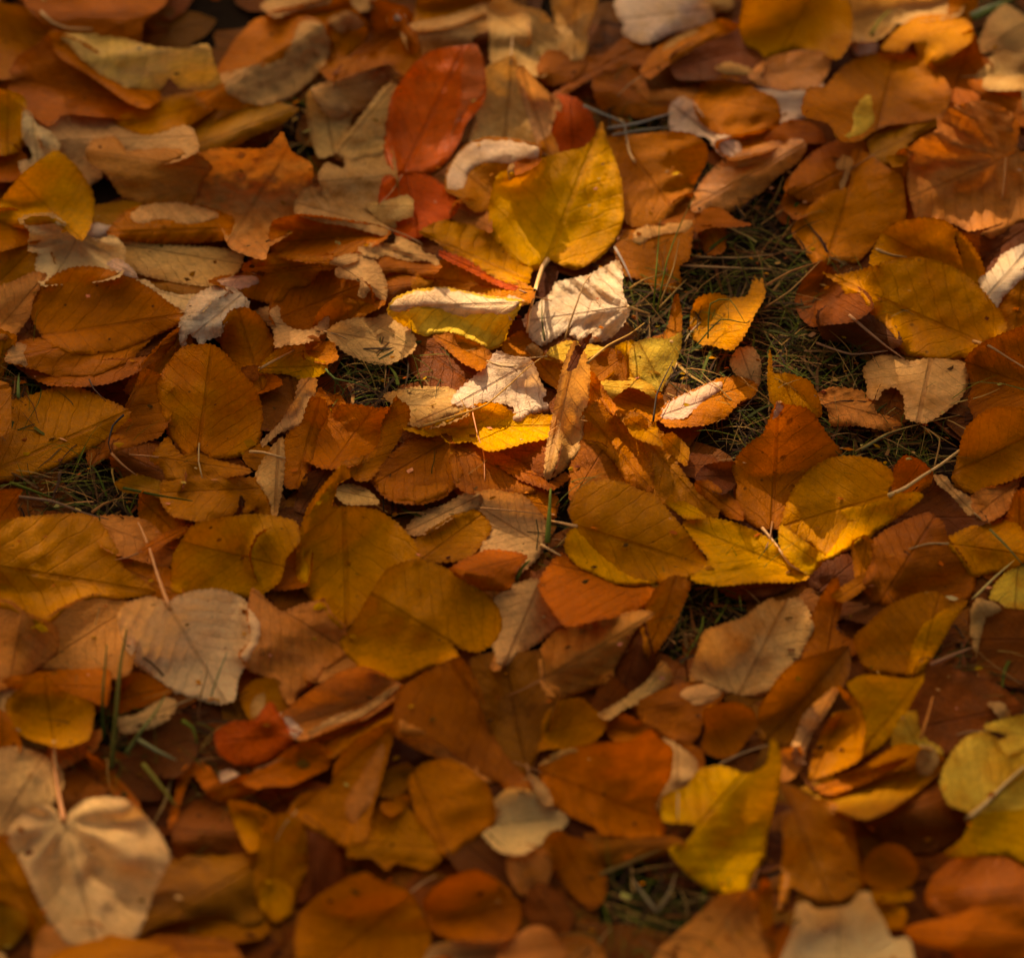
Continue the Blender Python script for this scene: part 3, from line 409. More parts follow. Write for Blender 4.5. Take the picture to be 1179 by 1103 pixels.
# ---- row 3
L('a3',7,'creamshade',"broad pale leaf with a long thin stalk and dark midrib at the left","530,190 580,130 680,105 760,130 790,110 870,80 990,70 1090,105 1162,180 1192,240 1172,320 1132,390 1082,470 1062,572 1000,592 930,582 850,562 790,552 690,472 640,432 600,402 560,332 540,252",A="772,165 1030,605",S="770,165 745,100 710,0 680,-100 640,-200 625,-228",SW=1.1,rib=.4,spot=.3,sl=.45)
L('a3',4,'pinkrust',"dull brown pink leaf left of the broad pale leaf","212,260 300,190 420,140 535,150 575,230 575,320 545,425 430,445 340,405 228,412 208,340",A="550,180 220,390")
L('a3',4,'pinkrust',"pinkish rust leaf at the left edge under the very broad ochre leaf","-60,180 50,168 110,210 212,258 220,350 120,422 40,472 -60,492",spot=.6)
L('a3',3,'pinktan',"pink tan leaf at the left edge left of the small golden leaf","-60,455 50,455 62,540 22,640 -60,705")
L('a3',5,'orange',"orange strip leaf behind the small golden leaf","48,480 200,450 350,438 462,448 452,585 380,565 260,545 160,535 58,505",C=-4)
L('a3',6,'gold',"small golden leaf with a stub stalk above the pale heart shaped leaf","45,580 110,530 190,473 240,510 280,545 402,590 402,680 382,742 270,772 150,742 80,702 48,640",A="245,770 200,480",S="245,760 248,830 258,890",spot=0)
L('a3',3,'amber',"dark amber leaf cut by the left edge below the pink tan leaf","-40,640 30,678 75,775 40,860 -40,890")
L('a3',4,'pinkrust',"orange pink leaf below the small golden leaf","255,785 340,750 425,732 402,805 300,865 230,900 170,890")
L('a4',4,'pinktan',"pale pink leaf at the left edge behind the heart shaped leaf's stalk","-60,20 60,-30 150,-12 232,40 245,110 200,185 100,225 20,305 -60,325",spot=0,gl=.4)
L('a3',5,'orange',"orange crumpled leaf right of the green grass blades","548,480 640,468 755,530 700,575 600,605 548,625",W=3)
L('a3',6,'pinktan',"pink curled scrap below the broad pale leaf's left corner","538,655 620,640 740,568 788,590 762,652 680,695 570,715",C=-5,W=2,spot=0)
L('a3',1,'brown',"dark brown leaf in the grass below the pink curled scrap","640,720 820,685 850,800 790,880 650,870")
L('b3',5,'ochre',"ochre leaf with a tan edge under the tip of the broad pale leaf","-70,560 0,480 100,478 162,560 145,630 70,690 -20,665",A="-60,570 150,580",F=[('tan',"-30,650 -20,600 0,560 40,540 62,580 30,640 0,672")])
L('b3',6,'redorange',"red orange crumpled leaf with a pale pink point","-182,720 -100,668 0,660 70,570 102,620 160,700 215,725 140,795 80,835 0,872 -90,862 -165,812",A="200,730 -170,760",F=[('cream',"105,640 140,632 220,712 190,755 160,740")],rib=.4,W=3)
L('b3',7,'orange',"amber orange leaf in front of the red orange crumpled leaf","70,860 130,810 220,757 310,778 355,820 335,882 250,922 160,962 60,965 0,975 -60,945 0,892",A="-40,940 340,800")
L('a4',5,'orange',"orange crumpled loop leaf right of the heart shaped leaf","808,20 870,-12 950,18 1000,90 1080,58 1180,60 1165,132 1050,175 960,165 905,95 870,58 832,130 802,252 772,302 758,272 790,160",C=-3,W=3,F=[('cream',"985,50 1040,25 1090,60 1050,100 1005,95")])
L('a4',4,'rustd',"dull rust leaf right of the pale heart shaped leaf's tip","835,260 930,198 1060,188 1110,230 1110,360 1160,420 1040,440 850,430 825,340")
L('a4',5,'gold',"small crumpled golden leaf above the amber leaf with a yellow patch","1055,190 1180,218 1242,270 1205,355 1130,385 1085,300",W=3,rib=.5)
L('a4',7,'buff',"large pale heart shaped leaf with radiating folds in the bottom left corner","18,330 60,270 130,213 190,183 240,200 275,250 295,265 320,213 390,163 480,153 560,163 640,220 702,290 742,350 772,430 735,510 690,600 660,720 600,830 430,865 300,835 220,722 170,622 110,482 68,410",A="290,268 440,845",rib=.2,pal=1,S="290,268 268,150 248,20 230,-60",SW=1.5,spot=0,sl=.45)
L('a4',6,'ochred',"dull ochre leaf right of the pale heart shaped leaf","580,800 600,650 660,565 750,480 860,428 1050,430 1180,420 1215,560 1190,710 1100,750 1000,690 820,700 700,745",A="1180,450 620,760")
L('b4',7,'amber',"amber leaf with a yellow patch right of the dull ochre leaf","58,250 150,228 222,290 252,400 245,500 192,592 172,682 90,725 15,640 -5,520 18,380",A="100,240 60,710",col2='gold',F=[('gold',"20,560 100,500 170,560 165,680 90,725 25,650")])
L('a4',5,'amber',"amber strip leaf along the near edge of the dull ochre leaf","690,750 820,688 1000,680 1150,700 1192,742 1150,785 1000,805 800,785",C=-4)
L('a4',6,'rust',"rust orange leaf along the bottom edge right of the heart shaped leaf","430,800 560,778 800,788 1000,798 1060,850 1090,930 420,930 435,850")
L('a4',3,'ochre',"dull ochre leaf at the left edge under the pale heart shaped leaf","-60,375 40,395 110,480 172,602 235,722 250,790 140,770 95,655 0,625 -60,625")
L('a4',2,'olive',"dark olive leaf at the left edge near the bottom corner","-60,595 60,640 95,720 40,800 -60,810")
L('a4',4,'pinkrust',"pink brown scrap at the bottom edge below the heart shaped leaf","220,760 420,755 450,850 380,930 190,930",W=2)
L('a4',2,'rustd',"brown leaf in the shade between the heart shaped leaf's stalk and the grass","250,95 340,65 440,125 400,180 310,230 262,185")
L('a4',3,'rust',"thin rust leaf edge slanting above the heart shaped leaf","425,-5 472,15 562,108 605,172 562,175 478,92",C=-2)
L('a4',2,'brown',"brown leaf among grass stems above the dull rust leaf","565,20 640,5 710,60 700,140 620,140 568,105")
L('b3',6,'pinkrust',"pink brown leaf between the broad pale leaf and the ochre yellow pair","0,80 60,130 130,190 200,160 300,138 340,200 395,250 402,340 405,370 300,432 280,472 200,525 168,595 118,545 108,472 0,432 -55,362 0,300 -20,200",A="30,110 390,330",rib=.4,spot=0)
L('b3',5,'pinkrust',"rose brown leaf with a small hole below the ochre yellow pair","150,640 260,558 380,478 480,452 560,478 640,520 640,545 560,600 480,650 380,680 280,720 230,735 170,710",A="640,530 170,690",spot=.5)
L('b3',6,'tan',"thin tan curled edge lying along the rose brown leaf","258,712 380,640 480,610 600,530 645,515 565,585 480,645 350,685 278,725",C=-3,spot=0)
L('b3',4,'ochre',"brown ochre leaf under the thin tan curled edge","270,720 420,670 560,580 655,530 650,630 560,690 460,740 380,800 330,780")
L('b3',3,'pinkrust',"dark pink leaf in the gap under the front ochre yellow leaf","290,470 400,375 480,425 560,480 470,480 380,490")
L('n',7,'rust',"large rust leaf folded like a tent below the ochre yellow pair","470,785 497,770 528,756 545,775 556,800 561,830 571,850 586,870 606,890 627,917 600,917 570,902 535,877 500,852 458,848 453,825 456,800",A="520,762 622,915",F=[('pinkrust',"455,822 470,828 510,850 550,880 575,903 555,905 530,888 490,868 457,850")],C=-6,sl=.65)
L('c3',5,'ochred',"brown ochre leaf right of the large tent like rust leaf","-150,420 -60,388 0,398 130,385 142,520 195,560 155,682 115,802 92,885 40,888 -42,765 -95,605",A="80,870 -20,400",rib=.3)
L('n',7,'amber',"pointed amber leaf with a pinkish middle left of the tent like rust leaf","457,828 447,870 427,940 422,970 400,977 365,962 330,941 345,915 380,905 385,880 410,850",A="340,935 457,830",F=[('pinkrust',"440,855 448,862 430,925 405,950 395,930 415,890")],col2='rust')
L('b4',7,'amber',"amber leaf with a drooping corner below the tent like rust leaf","698,60 760,0 880,-22 980,30 1062,110 1092,230 1082,290 1000,342 940,382 900,435 830,425 798,332 740,262 708,160",A="720,40 880,420",C=-5)
L('b4',6,'ochre',"brown ochre crumpled leaf under the drooping amber leaf","535,220 640,198 740,260 810,340 825,435 760,475 640,445 600,475 540,425 480,425 435,412 475,300",W=2)
L('b4',8,'amber',"small orange scrap on the brown ochre crumpled leaf","568,180 640,148 702,148 692,202 620,244 578,222",W=1)
L('b4',5,'ochred',"dull leaf piece between the pointed amber leaf and the drooping amber leaf","560,60 680,15 720,80 630,145 550,130")
L('b4',4,'maroon',"dark maroon leaf above the amber leaf with a dark spot","205,280 260,298 355,380 375,510 270,585 190,620 245,480 245,390")
L('b4',8,'amber',"large amber leaf with one dark spot at the bottom edge","180,780 200,690 260,620 380,540 500,493 560,530 640,560 700,580 742,650 792,750 805,900 780,970 200,970 183,870",A="700,590 300,940",col2='rust',spot=.3,sl=.4)
L('b4',7,'rust',"rust leaf right of the amber leaf with one dark spot","765,640 800,580 880,518 1000,483 1090,525 1190,600 1218,672 1175,785 1100,808 900,802 798,755",A="790,720 1200,640")
L('b4',8,'pinktan',"pinkish leaf cut by the bottom edge under the rust leaf","795,830 950,798 1180,788 1260,800 1260,970 770,970",spot=0)
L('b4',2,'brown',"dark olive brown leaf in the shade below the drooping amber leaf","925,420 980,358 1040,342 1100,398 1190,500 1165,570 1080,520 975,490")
L('c4',8,'pinkrust',"rounded rust pink leaf at the bottom edge in the middle","-45,850 30,778 110,732 180,748 232,810 255,880 210,960 -45,960")
L('c4',7,'pinkrust',"brown pink leaf at the bottom edge left of the front grass gap","228,810 300,778 380,798 435,860 430,960 235,960")
L('c4',5,'buff',"dull tan round leaf under the orange leaf with dark dots","-105,260 0,148 80,148 170,190 245,250 205,302 162,312 132,352 60,392 -20,382 -85,322",A="-90,280 230,250",spot=0)
L('c4',6,'pinktan',"small pink scrap between the tent like rust leaf and the dotted orange leaf","68,90 110,58 172,120 195,185 150,175",W=1.5,spot=0)
L('c4',4,'pinkrust',"dull pink leaf below the dull tan round leaf","15,440 60,388 155,418 170,485 135,560 60,570 15,500")
L('c4',5,'rustd',"dark red brown leaf below the dull pink leaf","100,600 150,568 232,620 275,685 245,780 190,780 125,735 85,680")
L('c4',6,'rust',"rust leaf hanging down left of the front grass gap","158,400 190,340 230,318 282,348 342,360 402,430 428,530 417,605 370,645 308,602 248,540 198,470",A="230,330 390,620",C=-5)
L('c4',8,'orange',"orange rust leaf with dark dots and a pale upper rim","128,20 200,-42 300,-72 420,-92 540,-97 640,-152 682,-110 742,-60 732,60 682,140 662,200 702,270 704,347 600,347 500,332 410,327 388,290 300,252 198,192 148,100",A="140,40 690,250",spot=1.3,F=[('tan',"136,12 200,-42 300,-72 340,-60 260,-35 200,-5")],sl=.4,col2='rust')
L('c4',7,'pinktan',"amber pink leaf behind the dotted orange leaf's right side","690,-110 760,-85 842,-20 855,40 805,115 760,150 690,145 700,60",C=-4)
L('c4',4,'ochred',"brown strip leaf under the dotted orange leaf","395,325 600,345 710,345 750,372 650,415 520,455 425,445 395,390")
L('n',8,'yellow',"bright golden leaf with a raised right spike near the bottom","762,945 765,915 790,905 805,885 830,881 860,890 882,880 888,849 897,862 899,890 891,930 883,965 885,985 869,1010 860,1029 840,1032 815,1024 795,1009 778,991 770,976 790,968 800,950",A="800,955 892,850",sl=.5,spot=0,rib=.4,col2='amber')
L('c4',6,'pinkrust',"tan pink folded leaf at the bottom edge below the bright golden leaf","690,850 780,768 860,698 950,618 1100,590 1115,700 1145,800 1145,970 670,970",A="1060,610 800,960",rib=.7,spot=0)
L('c4',5,'amber',"narrow amber strip right of the tan pink folded leaf","1138,600 1182,578 1190,700 1150,745",C=-2)
L('d4',4,'rust',"rust strip at the bottom edge left of the pale fringed leaf","-5,580 32,578 52,760 92,738 112,800 60,970 -5,970",C=-3)
L('d4',7,'amber',"glossy brown amber leaf hollowed at its foot beside the bright golden leaf","58,690 68,560 88,400 88,260 128,218 98,150 75,85 140,108 230,158 320,178 392,230 412,300 432,400 442,480 475,560 430,582 350,622 250,632 160,582 128,562 108,642 78,692",A="90,95 300,620",gl=1,C=-8,rib=.3)
L('d4',8,'creamshade',"pale fringed leaf cut by the bottom edge at the right","78,880 128,760 150,638 200,628 240,660 330,650 392,640 430,585 482,585 502,640 542,700 582,790 650,788 672,830 662,970 70,970",A="340,970 340,640",rib=.6,spot=0,sl=.45)
L('d4',7,'amber',"round amber leaf right of the glossy brown amber leaf","450,450 500,388 560,363 630,378 682,430 702,480 682,542 620,580 550,595 498,565 445,530",A="460,500 690,470",C=4,sl=.6)
L('d4',6,'gold',"thin golden rim leaf under the round amber leaf","498,570 600,588 662,578 674,612 600,630 518,630",C=-2)
L('d4',5,'gold',"small golden leaf between the pale fringed leaf and the round amber leaf","515,640 600,632 640,680 620,735 545,735")
L('d4',6,'orange',"round rust orange shiny leaf in the bottom right corner","748,590 790,508 870,448 960,428 1080,438 1150,470 1250,520 1250,710 1000,725 820,690 755,645",A="780,600 1240,560",gl=.6,rib=.4,C=-5)
L('d4',7,'orange',"orange rust leaf at the very bottom right corner","635,750 720,718 860,688 1000,638 1250,648 1250,970 900,970 850,855 695,815",A="640,760 1240,800")
L('d4',4,'rustd',"brown serrated leaf under the yellow leaf at the right edge","455,240 560,218 680,150 810,75 840,140 880,200 925,235 915,292 842,332 760,382 680,393 600,342 498,282",A="860,130 500,260",spot=1)
L('d4',8,'palegold',"pale yellow two lobed leaf with a thick midrib at the right edge","798,100 815,20 860,-60 920,-120 1000,-142 1080,-100 1180,-80 1260,-60 1260,490 1180,462 1120,422 1020,412 900,427 818,412 900,340 945,250 920,222 840,192",A="925,250 1250,0",F=[('yellow',"818,412 900,340 940,262 1010,212 1180,188 1260,200 1260,490 1180,462 1120,422 1020,412 900,427")],S="920,255 1000,190 1100,90 1180,20",SW=1.4,spot=0,rib=.3)
L('d3',9,'palegold',"crumpled cream yellow leaf on top of the pale two lobed leaf","995,690 1080,658 1180,638 1260,638 1260,805 1180,805 1100,815 1058,762 1100,732 1008,708",rib=.8,W=3,spot=0)
L('d3',5,'rustd',"large dark rust leaf right of the yellow folded leaf","680,560 730,415 800,425 900,478 1020,518 1112,578 1135,622 1062,652 1005,690 1010,730 920,760 870,795 820,810 735,770 690,710",A="1120,610 740,690",spot=.6,sl=.4)
L('d3',6,'pinktan',"small pink scrap at the end of the large dark rust leaf","1015,588 1080,588 1112,640 1070,655 1038,612",W=1.5)
L('d3',8,'yellow',"yellow folded leaf standing right of the pale pink curled strip","375,500 440,463 520,458 640,475 700,470 728,448 722,490 682,560 622,680 540,772 440,838 418,835 448,740 458,660 438,600 398,540",A="725,452 430,830",spot=0,C=4)
L('d3',7,'ochre',"ochre curled leaf on the near side of the yellow folded leaf","205,890 250,750 280,690 328,630 400,620 360,560 335,508 420,575 462,680 455,750 432,845 300,910 205,940",A="230,920 390,560",F=[('gold',"275,700 320,632 400,618 405,637 345,652 292,705")])
L('d3',8,'pinktan',"pale pink curled strip left of the yellow folded leaf","118,810 150,720 180,640 240,580 320,513 342,530 302,602 272,652 222,722 192,802 182,852 148,872",A="330,520 140,850",C=-5,rib=.6,spot=0)
L('d3',6,'ochred',"brown ochre leaf with a dark blotch left of the pale pink curled strip","-5,620 30,560 80,480 150,418 260,378 372,343 375,440 335,525 225,595 182,645 135,755 60,775 -5,745",A="370,350 30,740",col2='brown')
L('c3',8,'pinktan',"pinkish leaf with a frilled far edge beside the lower grass gap","818,490 838,390 883,265 960,233 1060,198 1110,158 1180,113 1220,125 1310,108 1352,160 1384,240 1352,302 1302,392 1232,452 1172,532 1120,565 1050,565 960,545 898,502",pal=.5,A="1040,552 1260,120",spot=.4,col2='amber',sl=.5)
L('d3',8,'ochre',"olive amber leaf with a bright amber right half","410,290 460,238 560,148 700,88 780,83 835,105 925,125 862,212 802,322 722,452 690,472 640,472 540,462 470,452 428,370",A="700,465 800,90",F=[('gold',"640,472 652,350 692,250 752,190 835,143 925,125 862,212 802,322 722,452 690,472")],spot=0,sl=.65,col2='ochred')  # lit right half and shaded left half are given separate colours
L('d3',6,'rustd',"dark rust leaf at the right edge framed by a tan curled rim","925,240 930,160 960,108 1060,128 1090,155 1180,165 1260,200 1260,530 1180,525 1100,508 1050,485 985,492 958,420 938,320",A="1250,300 960,300",F=[('tan',"925,240 930,160 960,108 1060,128 1092,158 1015,205 985,280 965,380 968,480 985,492 958,420 938,320")],rib=.5)
L('d3',5,'amber',"narrow amber leaf pointing from under the large rust red leaf","325,92 400,38 492,-5 495,30 420,92 368,120",C=-3)
L('d3',4,'rust',"rust leaf shred left of the olive amber leaf","228,230 300,88 332,68 345,180 325,250 382,288 425,300 385,345 280,345 195,385 225,290",W=2)
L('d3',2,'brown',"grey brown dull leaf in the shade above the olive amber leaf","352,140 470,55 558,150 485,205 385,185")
L('c3',7,'orange',"orange leaf under the yellow rim of the large amber leaf","128,50 190,-50 240,-92 330,-30 420,10 520,60 665,52 645,132 560,192 440,204 330,228 250,238 178,142",A="640,60 200,-40",rib=.5)
L('c3',6,'amber',"amber rust strip hanging into the lower grass gap","598,230 640,130 690,55 750,28 812,55 782,142 742,232 682,322 618,395 606,310",A="750,40 625,380")
L('c3',8,'pinkrust',"triangular pink brown leaf left of the lower grass gap","128,370 200,260 330,225 460,193 600,168 665,183 582,242 542,312 502,392 462,502 400,522 290,552 188,585 148,522 138,432",A="150,480 660,185",rib=.45,spot=0)
L('c3',6,'pinktan',"pale pink leaf between the ochre yellow pair and the triangular pink leaf","-80,150 0,78 60,58 120,43 182,130 245,222 182,262 132,302 60,342 0,395 -45,405 -65,280",rib=.3)
L('b3',5,'pinkrust',"rose leaf directly behind the front ochre yellow leaf's right lobe","930,10 1060,45 1160,90 1200,130 1180,215 1110,400 1070,390 1110,260 1090,150")
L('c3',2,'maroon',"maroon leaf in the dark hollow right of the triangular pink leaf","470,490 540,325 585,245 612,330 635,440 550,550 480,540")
L('c3',4,'rustd',"brown leaf below the triangular pink leaf's corner","385,600 450,485 520,540 490,600 420,645")
L('c3',7,'gold',"small yellow leaf with a dark amber left side under the triangular pink leaf","148,680 188,590 260,568 330,563 392,620 444,650 438,702 380,764 270,794 170,794 128,806 148,740",A="440,660 140,720",col2='amber',spot=0)
L('c3',7,'tan',"tan curled strip pointing up into the lower grass gap","398,640 480,590 550,540 620,490 688,398 712,408 744,470 702,522 600,584 520,615 448,665",A="410,650 700,405",C=-4,spot=0)
L('c3',7,'rust',"rust leaf with a pink lip left of the round amber cupped leaf","558,600 660,540 780,498 900,488 975,545 935,595 882,645 862,732 800,785 720,755 640,705 595,685",A="960,550 600,620",F=[('pinktan',"785,515 900,488 975,548 905,592 820,592 778,562")])
L('c3',8,'amber',"round amber cupped leaf below the pinkish frilled leaf","868,780 888,700 878,620 960,588 1030,583 1102,620 1128,682 1082,752 1022,822 950,838 888,812",A="890,640 1000,820",C=5,sl=.6)
L('c3',5,'rust',"small rust leaf between the small yellow leaf and the rust leaf with a pink lip","448,700 520,648 625,705 605,740 500,760")
L('c3',6,'rust',"rust leaf behind the amber pink leaf of the dotted orange leaf","685,760 760,768 862,800 875,890 820,930 740,905 715,830")
L('d3',6,'palegold',"pale golden leaf scraps between the yellow folded leaf and the large dark rust leaf","595,720 640,648 692,638 702,700 742,760 805,790 785,855 700,880 640,870 592,785",W=2,spot=0)
L('d4',6,'olive',"olive ochre leaf under the yellow folded leaf","175,120 280,78 450,28 600,-65 700,-60 820,-5 765,62 682,122 560,203 460,238 350,204 245,162",A="800,0 220,150",spot=0)
L('d4',7,'amber',"amber rust strip lying on the olive ochre leaf","228,110 400,58 560,-2 685,-45 605,22 482,84 300,146",C=-3)
L('d3',8,'tan',"small pale oval leaf at the edge of the olive ochre leaf","688,830 720,778 772,788 794,850 752,914 698,905",A="775,790 705,900",C=-3,spot=0)
L('d4',6,'pinkrust',"small pinkish scrap above the glossy brown amber leaf","55,-40 160,-65 175,10 132,65 85,75",W=2)
L('c3',3,'maroon',"maroon leaf under the sunlit creased yellow leaf","990,60 1180,25 1250,60 1150,98 1060,108")
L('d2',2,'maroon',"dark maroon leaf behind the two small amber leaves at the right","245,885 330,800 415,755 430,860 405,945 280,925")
# ---------------------------------------------------------------- building the leaves, lowest layer first
def spline(p, step, closed=True):
    """smooth outline through the points p, resampled about every step"""
    n = len(p); out = []
    for i in range(n if closed else n-1):
        if closed: p0, p1, p2, p3 = p[i-1], p[i], p[(i+1) % n], p[(i+2) % n]
        else: p0, p1, p2, p3 = p[max(i-1, 0)], p[i], p[i+1], p[min(i+2, n-1)]
        k = max(2, int(np.linalg.norm(p2-p1)/step))
        c = .30
        m1, m2 = (p2-p0)*c, (p3-p1)*c
        lim = np.linalg.norm(p2-p1)*1.1+1e-9
        for m in (m1, m2):
            q = np.linalg.norm(m)
            if q > lim: m *= lim/q
        for j in range(k):
            t = j/k
            out.append((2*t**3-3*t**2+1)*p1+(t**3-2*t**2+t)*m1+(-2*t**3+3*t**2)*p2+(t**3-t**2)*m2)
    if not closed: out.append(p[-1])
    return np.array(out)
def inside(q, poly):
    x, y = q[:, 0], q[:, 1]; r = np.zeros(len(q), bool); n = len(poly)
    for i in range(n):
        (x1, y1), (x2, y2) = poly[i], poly[(i+1) % n]
        if y1 == y2: continue
        c = (y1 > y) != (y2 > y)
        r ^= c & (x < (x2-x1)*(y-y1)/(y2-y1)+x1)
    return r
def dist_poly(q, poly):
    d = np.full(len(q), 1e9); n = len(poly)
    for i in range(n):
        a, b = poly[i], poly[(i+1) % n]; ab = b-a; l = (ab@ab)+1e-9
        t = np.clip(((q-a)@ab)/l, 0, 1)
        d = np.minimum(d, np.linalg.norm(q-a-t[:, None]*ab, axis=1))
    return d
CELL = 3.0; GX0, GY0 = -160, -120
GW, GH = int((W0+320)/CELL), int((H0+260)/CELL)
TOP = np.full((GH, GW), .0055)                                   # height of the pile so far
def cell_xy(j0, j1, i0, i1):
    X, Y = np.meshgrid(GX0+CELL*(np.arange(i0, i1)+.5), GY0+CELL*(np.arange(j0, j1)+.5)); return X, Y
def blur(a, k=1):
    for _ in range(k):
        b = np.pad(a, 1, mode='edge')
        a = (b[:-2, 1:-1]+b[2:, 1:-1]+b[1:-1, :-2]+b[1:-1, 2:]+2*b[1:-1, 1:-1])/6
    return a
def bilin(F, j0, i0, q):
    x = np.clip((q[:, 0]-GX0)/CELL-.5-i0, 0, F.shape[1]-1.001); y = np.clip((q[:, 1]-GY0)/CELL-.5-j0, 0, F.shape[0]-1.001)
    i, j = x.astype(int), y.astype(int); fx, fy = x-i, y-j
    return F[j, i]*(1-fx)*(1-fy)+F[j, i+1]*fx*(1-fy)+F[j+1, i]*(1-fx)*fy+F[j+1, i+1]*fx*fy
def wnoise(q, seed, sc_):
    r = np.random.default_rng(seed); h = np.zeros(len(q))
    for _ in range(4):
        a = r.uniform(0, 6.28); f = r.uniform(.6, 1.5)/sc_; ph = r.uniform(0, 6.28)
        h += np.sin((q[:, 0]*math.cos(a)+q[:, 1]*math.sin(a))*f*6.28+ph)
    return h/4

def jitter(c, r, amt=.10):
    k = 1+r.uniform(-amt, amt); return tuple(min(.95, max(.004, x*k*(1+r.uniform(-amt*.5, amt*.5)))) for x in c)

class Leaf: pass
def prepare(d, idx):
    """plane, curl and leaf axes of one leaf"""
    r = np.random.default_rng(1000+idx); f = Leaf(); f.r = r
    pts = d['pts']; c = pts.mean(0); f.c = c
    grow = {0: 18, 1: 18, 2: 17, 3: 15, 4: 12, 5: 9, 6: 5}.get(d['z'], 0) if not d['F'] else 0   # the covered edges reach on under their neighbours
    if grow:
        rr = np.linalg.norm(pts-c, axis=1)[:, None]; pts = c+(pts-c)*(1+grow*np.minimum(1, rr/40)/np.maximum(rr, 8))
    f.pts = pts
    w, h = np.ptp(pts[:, 0]), np.ptp(pts[:, 1])
    sl = d.get('sl')
    if sl is None:
        el = math.asin(min(1.0, .80*h/max(w, 1)))-PITCH
        sl = max(-.12, min(.42, math.tan(el)*.6))+r.uniform(-.08, .10)
    f.ay = sl; f.ax = d.get('ax', r.uniform(-.24, .24))
    f.C = at_height([c], 0.0)[0]
    f.A = d['A']
    if f.A is None:
        q = pts-c; ev, V = np.linalg.eigh(q.T@q); a = V[:, 1]; s = q@a
        e0, e1 = c+a*s.min()*.95, c+a*s.max()*.95
        f.A = np.array([e0, e1]) if r.random() < .5 else np.array([e1, e0])
    a3 = on_plane(f.A, f.C, f.ax, f.ay)
    f.base = a3[0]; ax = a3[1]-a3[0]; f.len = np.linalg.norm(ax); f.u = ax/f.len
    n = np.array([-f.ax, -f.ay, 1.0]); n /= np.linalg.norm(n); f.n = n
    f.v = np.cross(n, f.u)
    p3 = on_plane(pts, f.C, f.ax, f.ay)
    f.vm = max(.012, np.abs((p3-f.base)@f.v).max())
    f.real = max(f.len, .02)
    small = min(1.0, f.real/.045)
    f.cup = (d['C'] if 'C' in d else r.choice([-12., -9., 6., 9., 12.]))*.001*small
    f.bend = r.uniform(-8, 12)*.001*small
    f.fold = d.get('V', r.choice([-.40, -.22, .28, .48]))*small; f.ca = r.uniform(0, 6.28); f.cp = r.uniform(-.18, .18); f.ck = d.get('K', r.uniform(-.42, .48))*small
    f.wave = d.get('W', 1.3)*.0024*small; f.rib = d.get('rib', .05)*.0016*small
    f.seed = 5000+idx; f.pal = d.get('pal', 0)*.0042; f.tw = r.uniform(-6, 6)*.001*small
    return f
def uvw(f, q):
    p = on_plane(q, f.C, f.ax, f.ay); e = p-f.base
    return p, (e@f.u)/f.len, (e@f.v)/f.len
def shape(f, q):
    """height of the curled leaf over its photo points, before it is laid on the pile"""
    p, u, v = uvw(f, q)
    vn = v*f.len/f.vm
    vn = np.clip(vn, -1.25, 1.25); un = np.clip(u, -.3, 1.3)
    h = f.cup*vn**2+f.bend*(2*un-1)**2+f.tw*vn*(2*un-1)
    s = un-.75*np.abs(v)**.85
    env = np.minimum(1, np.abs(vn)*2.2)
    h = h+f.fold*np.sqrt((v*f.len)**2+9e-6)
    cd = ((u-.5)*math.cos(f.ca)+v*math.sin(f.ca)-f.cp)*f.len
    h = h+f.ck*np.sqrt(cd**2+4e-6)
    wq = wnoise(p[:, :2], f.seed+1, .030)
    h = h+f.rib*np.sin(s*7.5*2*math.pi+1.57+wq*1.9)*env*(.75+.5*wnoise(p[:, :2], f.seed+2, .03))
    if f.pal:
        th = np.arctan2(v, u+.02); rr = np.hypot(u, v)
        h = h+f.pal*np.cos(th*8.0+wq*.8)*np.minimum(1, rr*2.2)
    h = h+f.wave*wnoise(p[:, :2], f.seed, .040)*(.35+.65*np.minimum(1, vn**2))
    h = h+f.wave*.35*wnoise(p[:, :2], f.seed+4, .014)
    return p[:, 2]+h
def lay(d, f, zf, poly, min_gap, q_):
    """lay the surface zf on the pile: lift it, then let it drape; returns the height field"""
    x0, y0 = poly.min(0)-14; x1, y1 = poly.max(0)+14
    i0 = max(0, int((x0-GX0)/CELL)); i1 = min(GW, int((x1-GX0)/CELL)+2)
    j0 = max(0, int((y0-GY0)/CELL)); j1 = min(GH, int((y1-GY0)/CELL)+2)
    X, Y = cell_xy(j0, j1, i0, i1); q = np.stack([X.ravel(), Y.ravel()], 1)
    msk = inside(q, poly).reshape(X.shape)
    Z = zf(q).reshape(X.shape); T = TOP[j0:j1, i0:i1]
    if not msk.any(): msk = blur(msk.astype(float), 1) >= 0
    need = T+min_gap-Z
    lift = np.quantile(need[msk], q_)
    res = np.where(msk, np.maximum(0, need-lift), 0)
    push = res.copy()
    for _ in range(9): push = np.maximum(res, blur(push, 1))
    push = np.maximum(blur(push, 2), push*.9)
    Z = Z+lift+push
    Zt = np.where(msk, np.maximum(T, Z), T)
    TOP[j0:j1, i0:i1] = Zt
    return Z, j0, i0

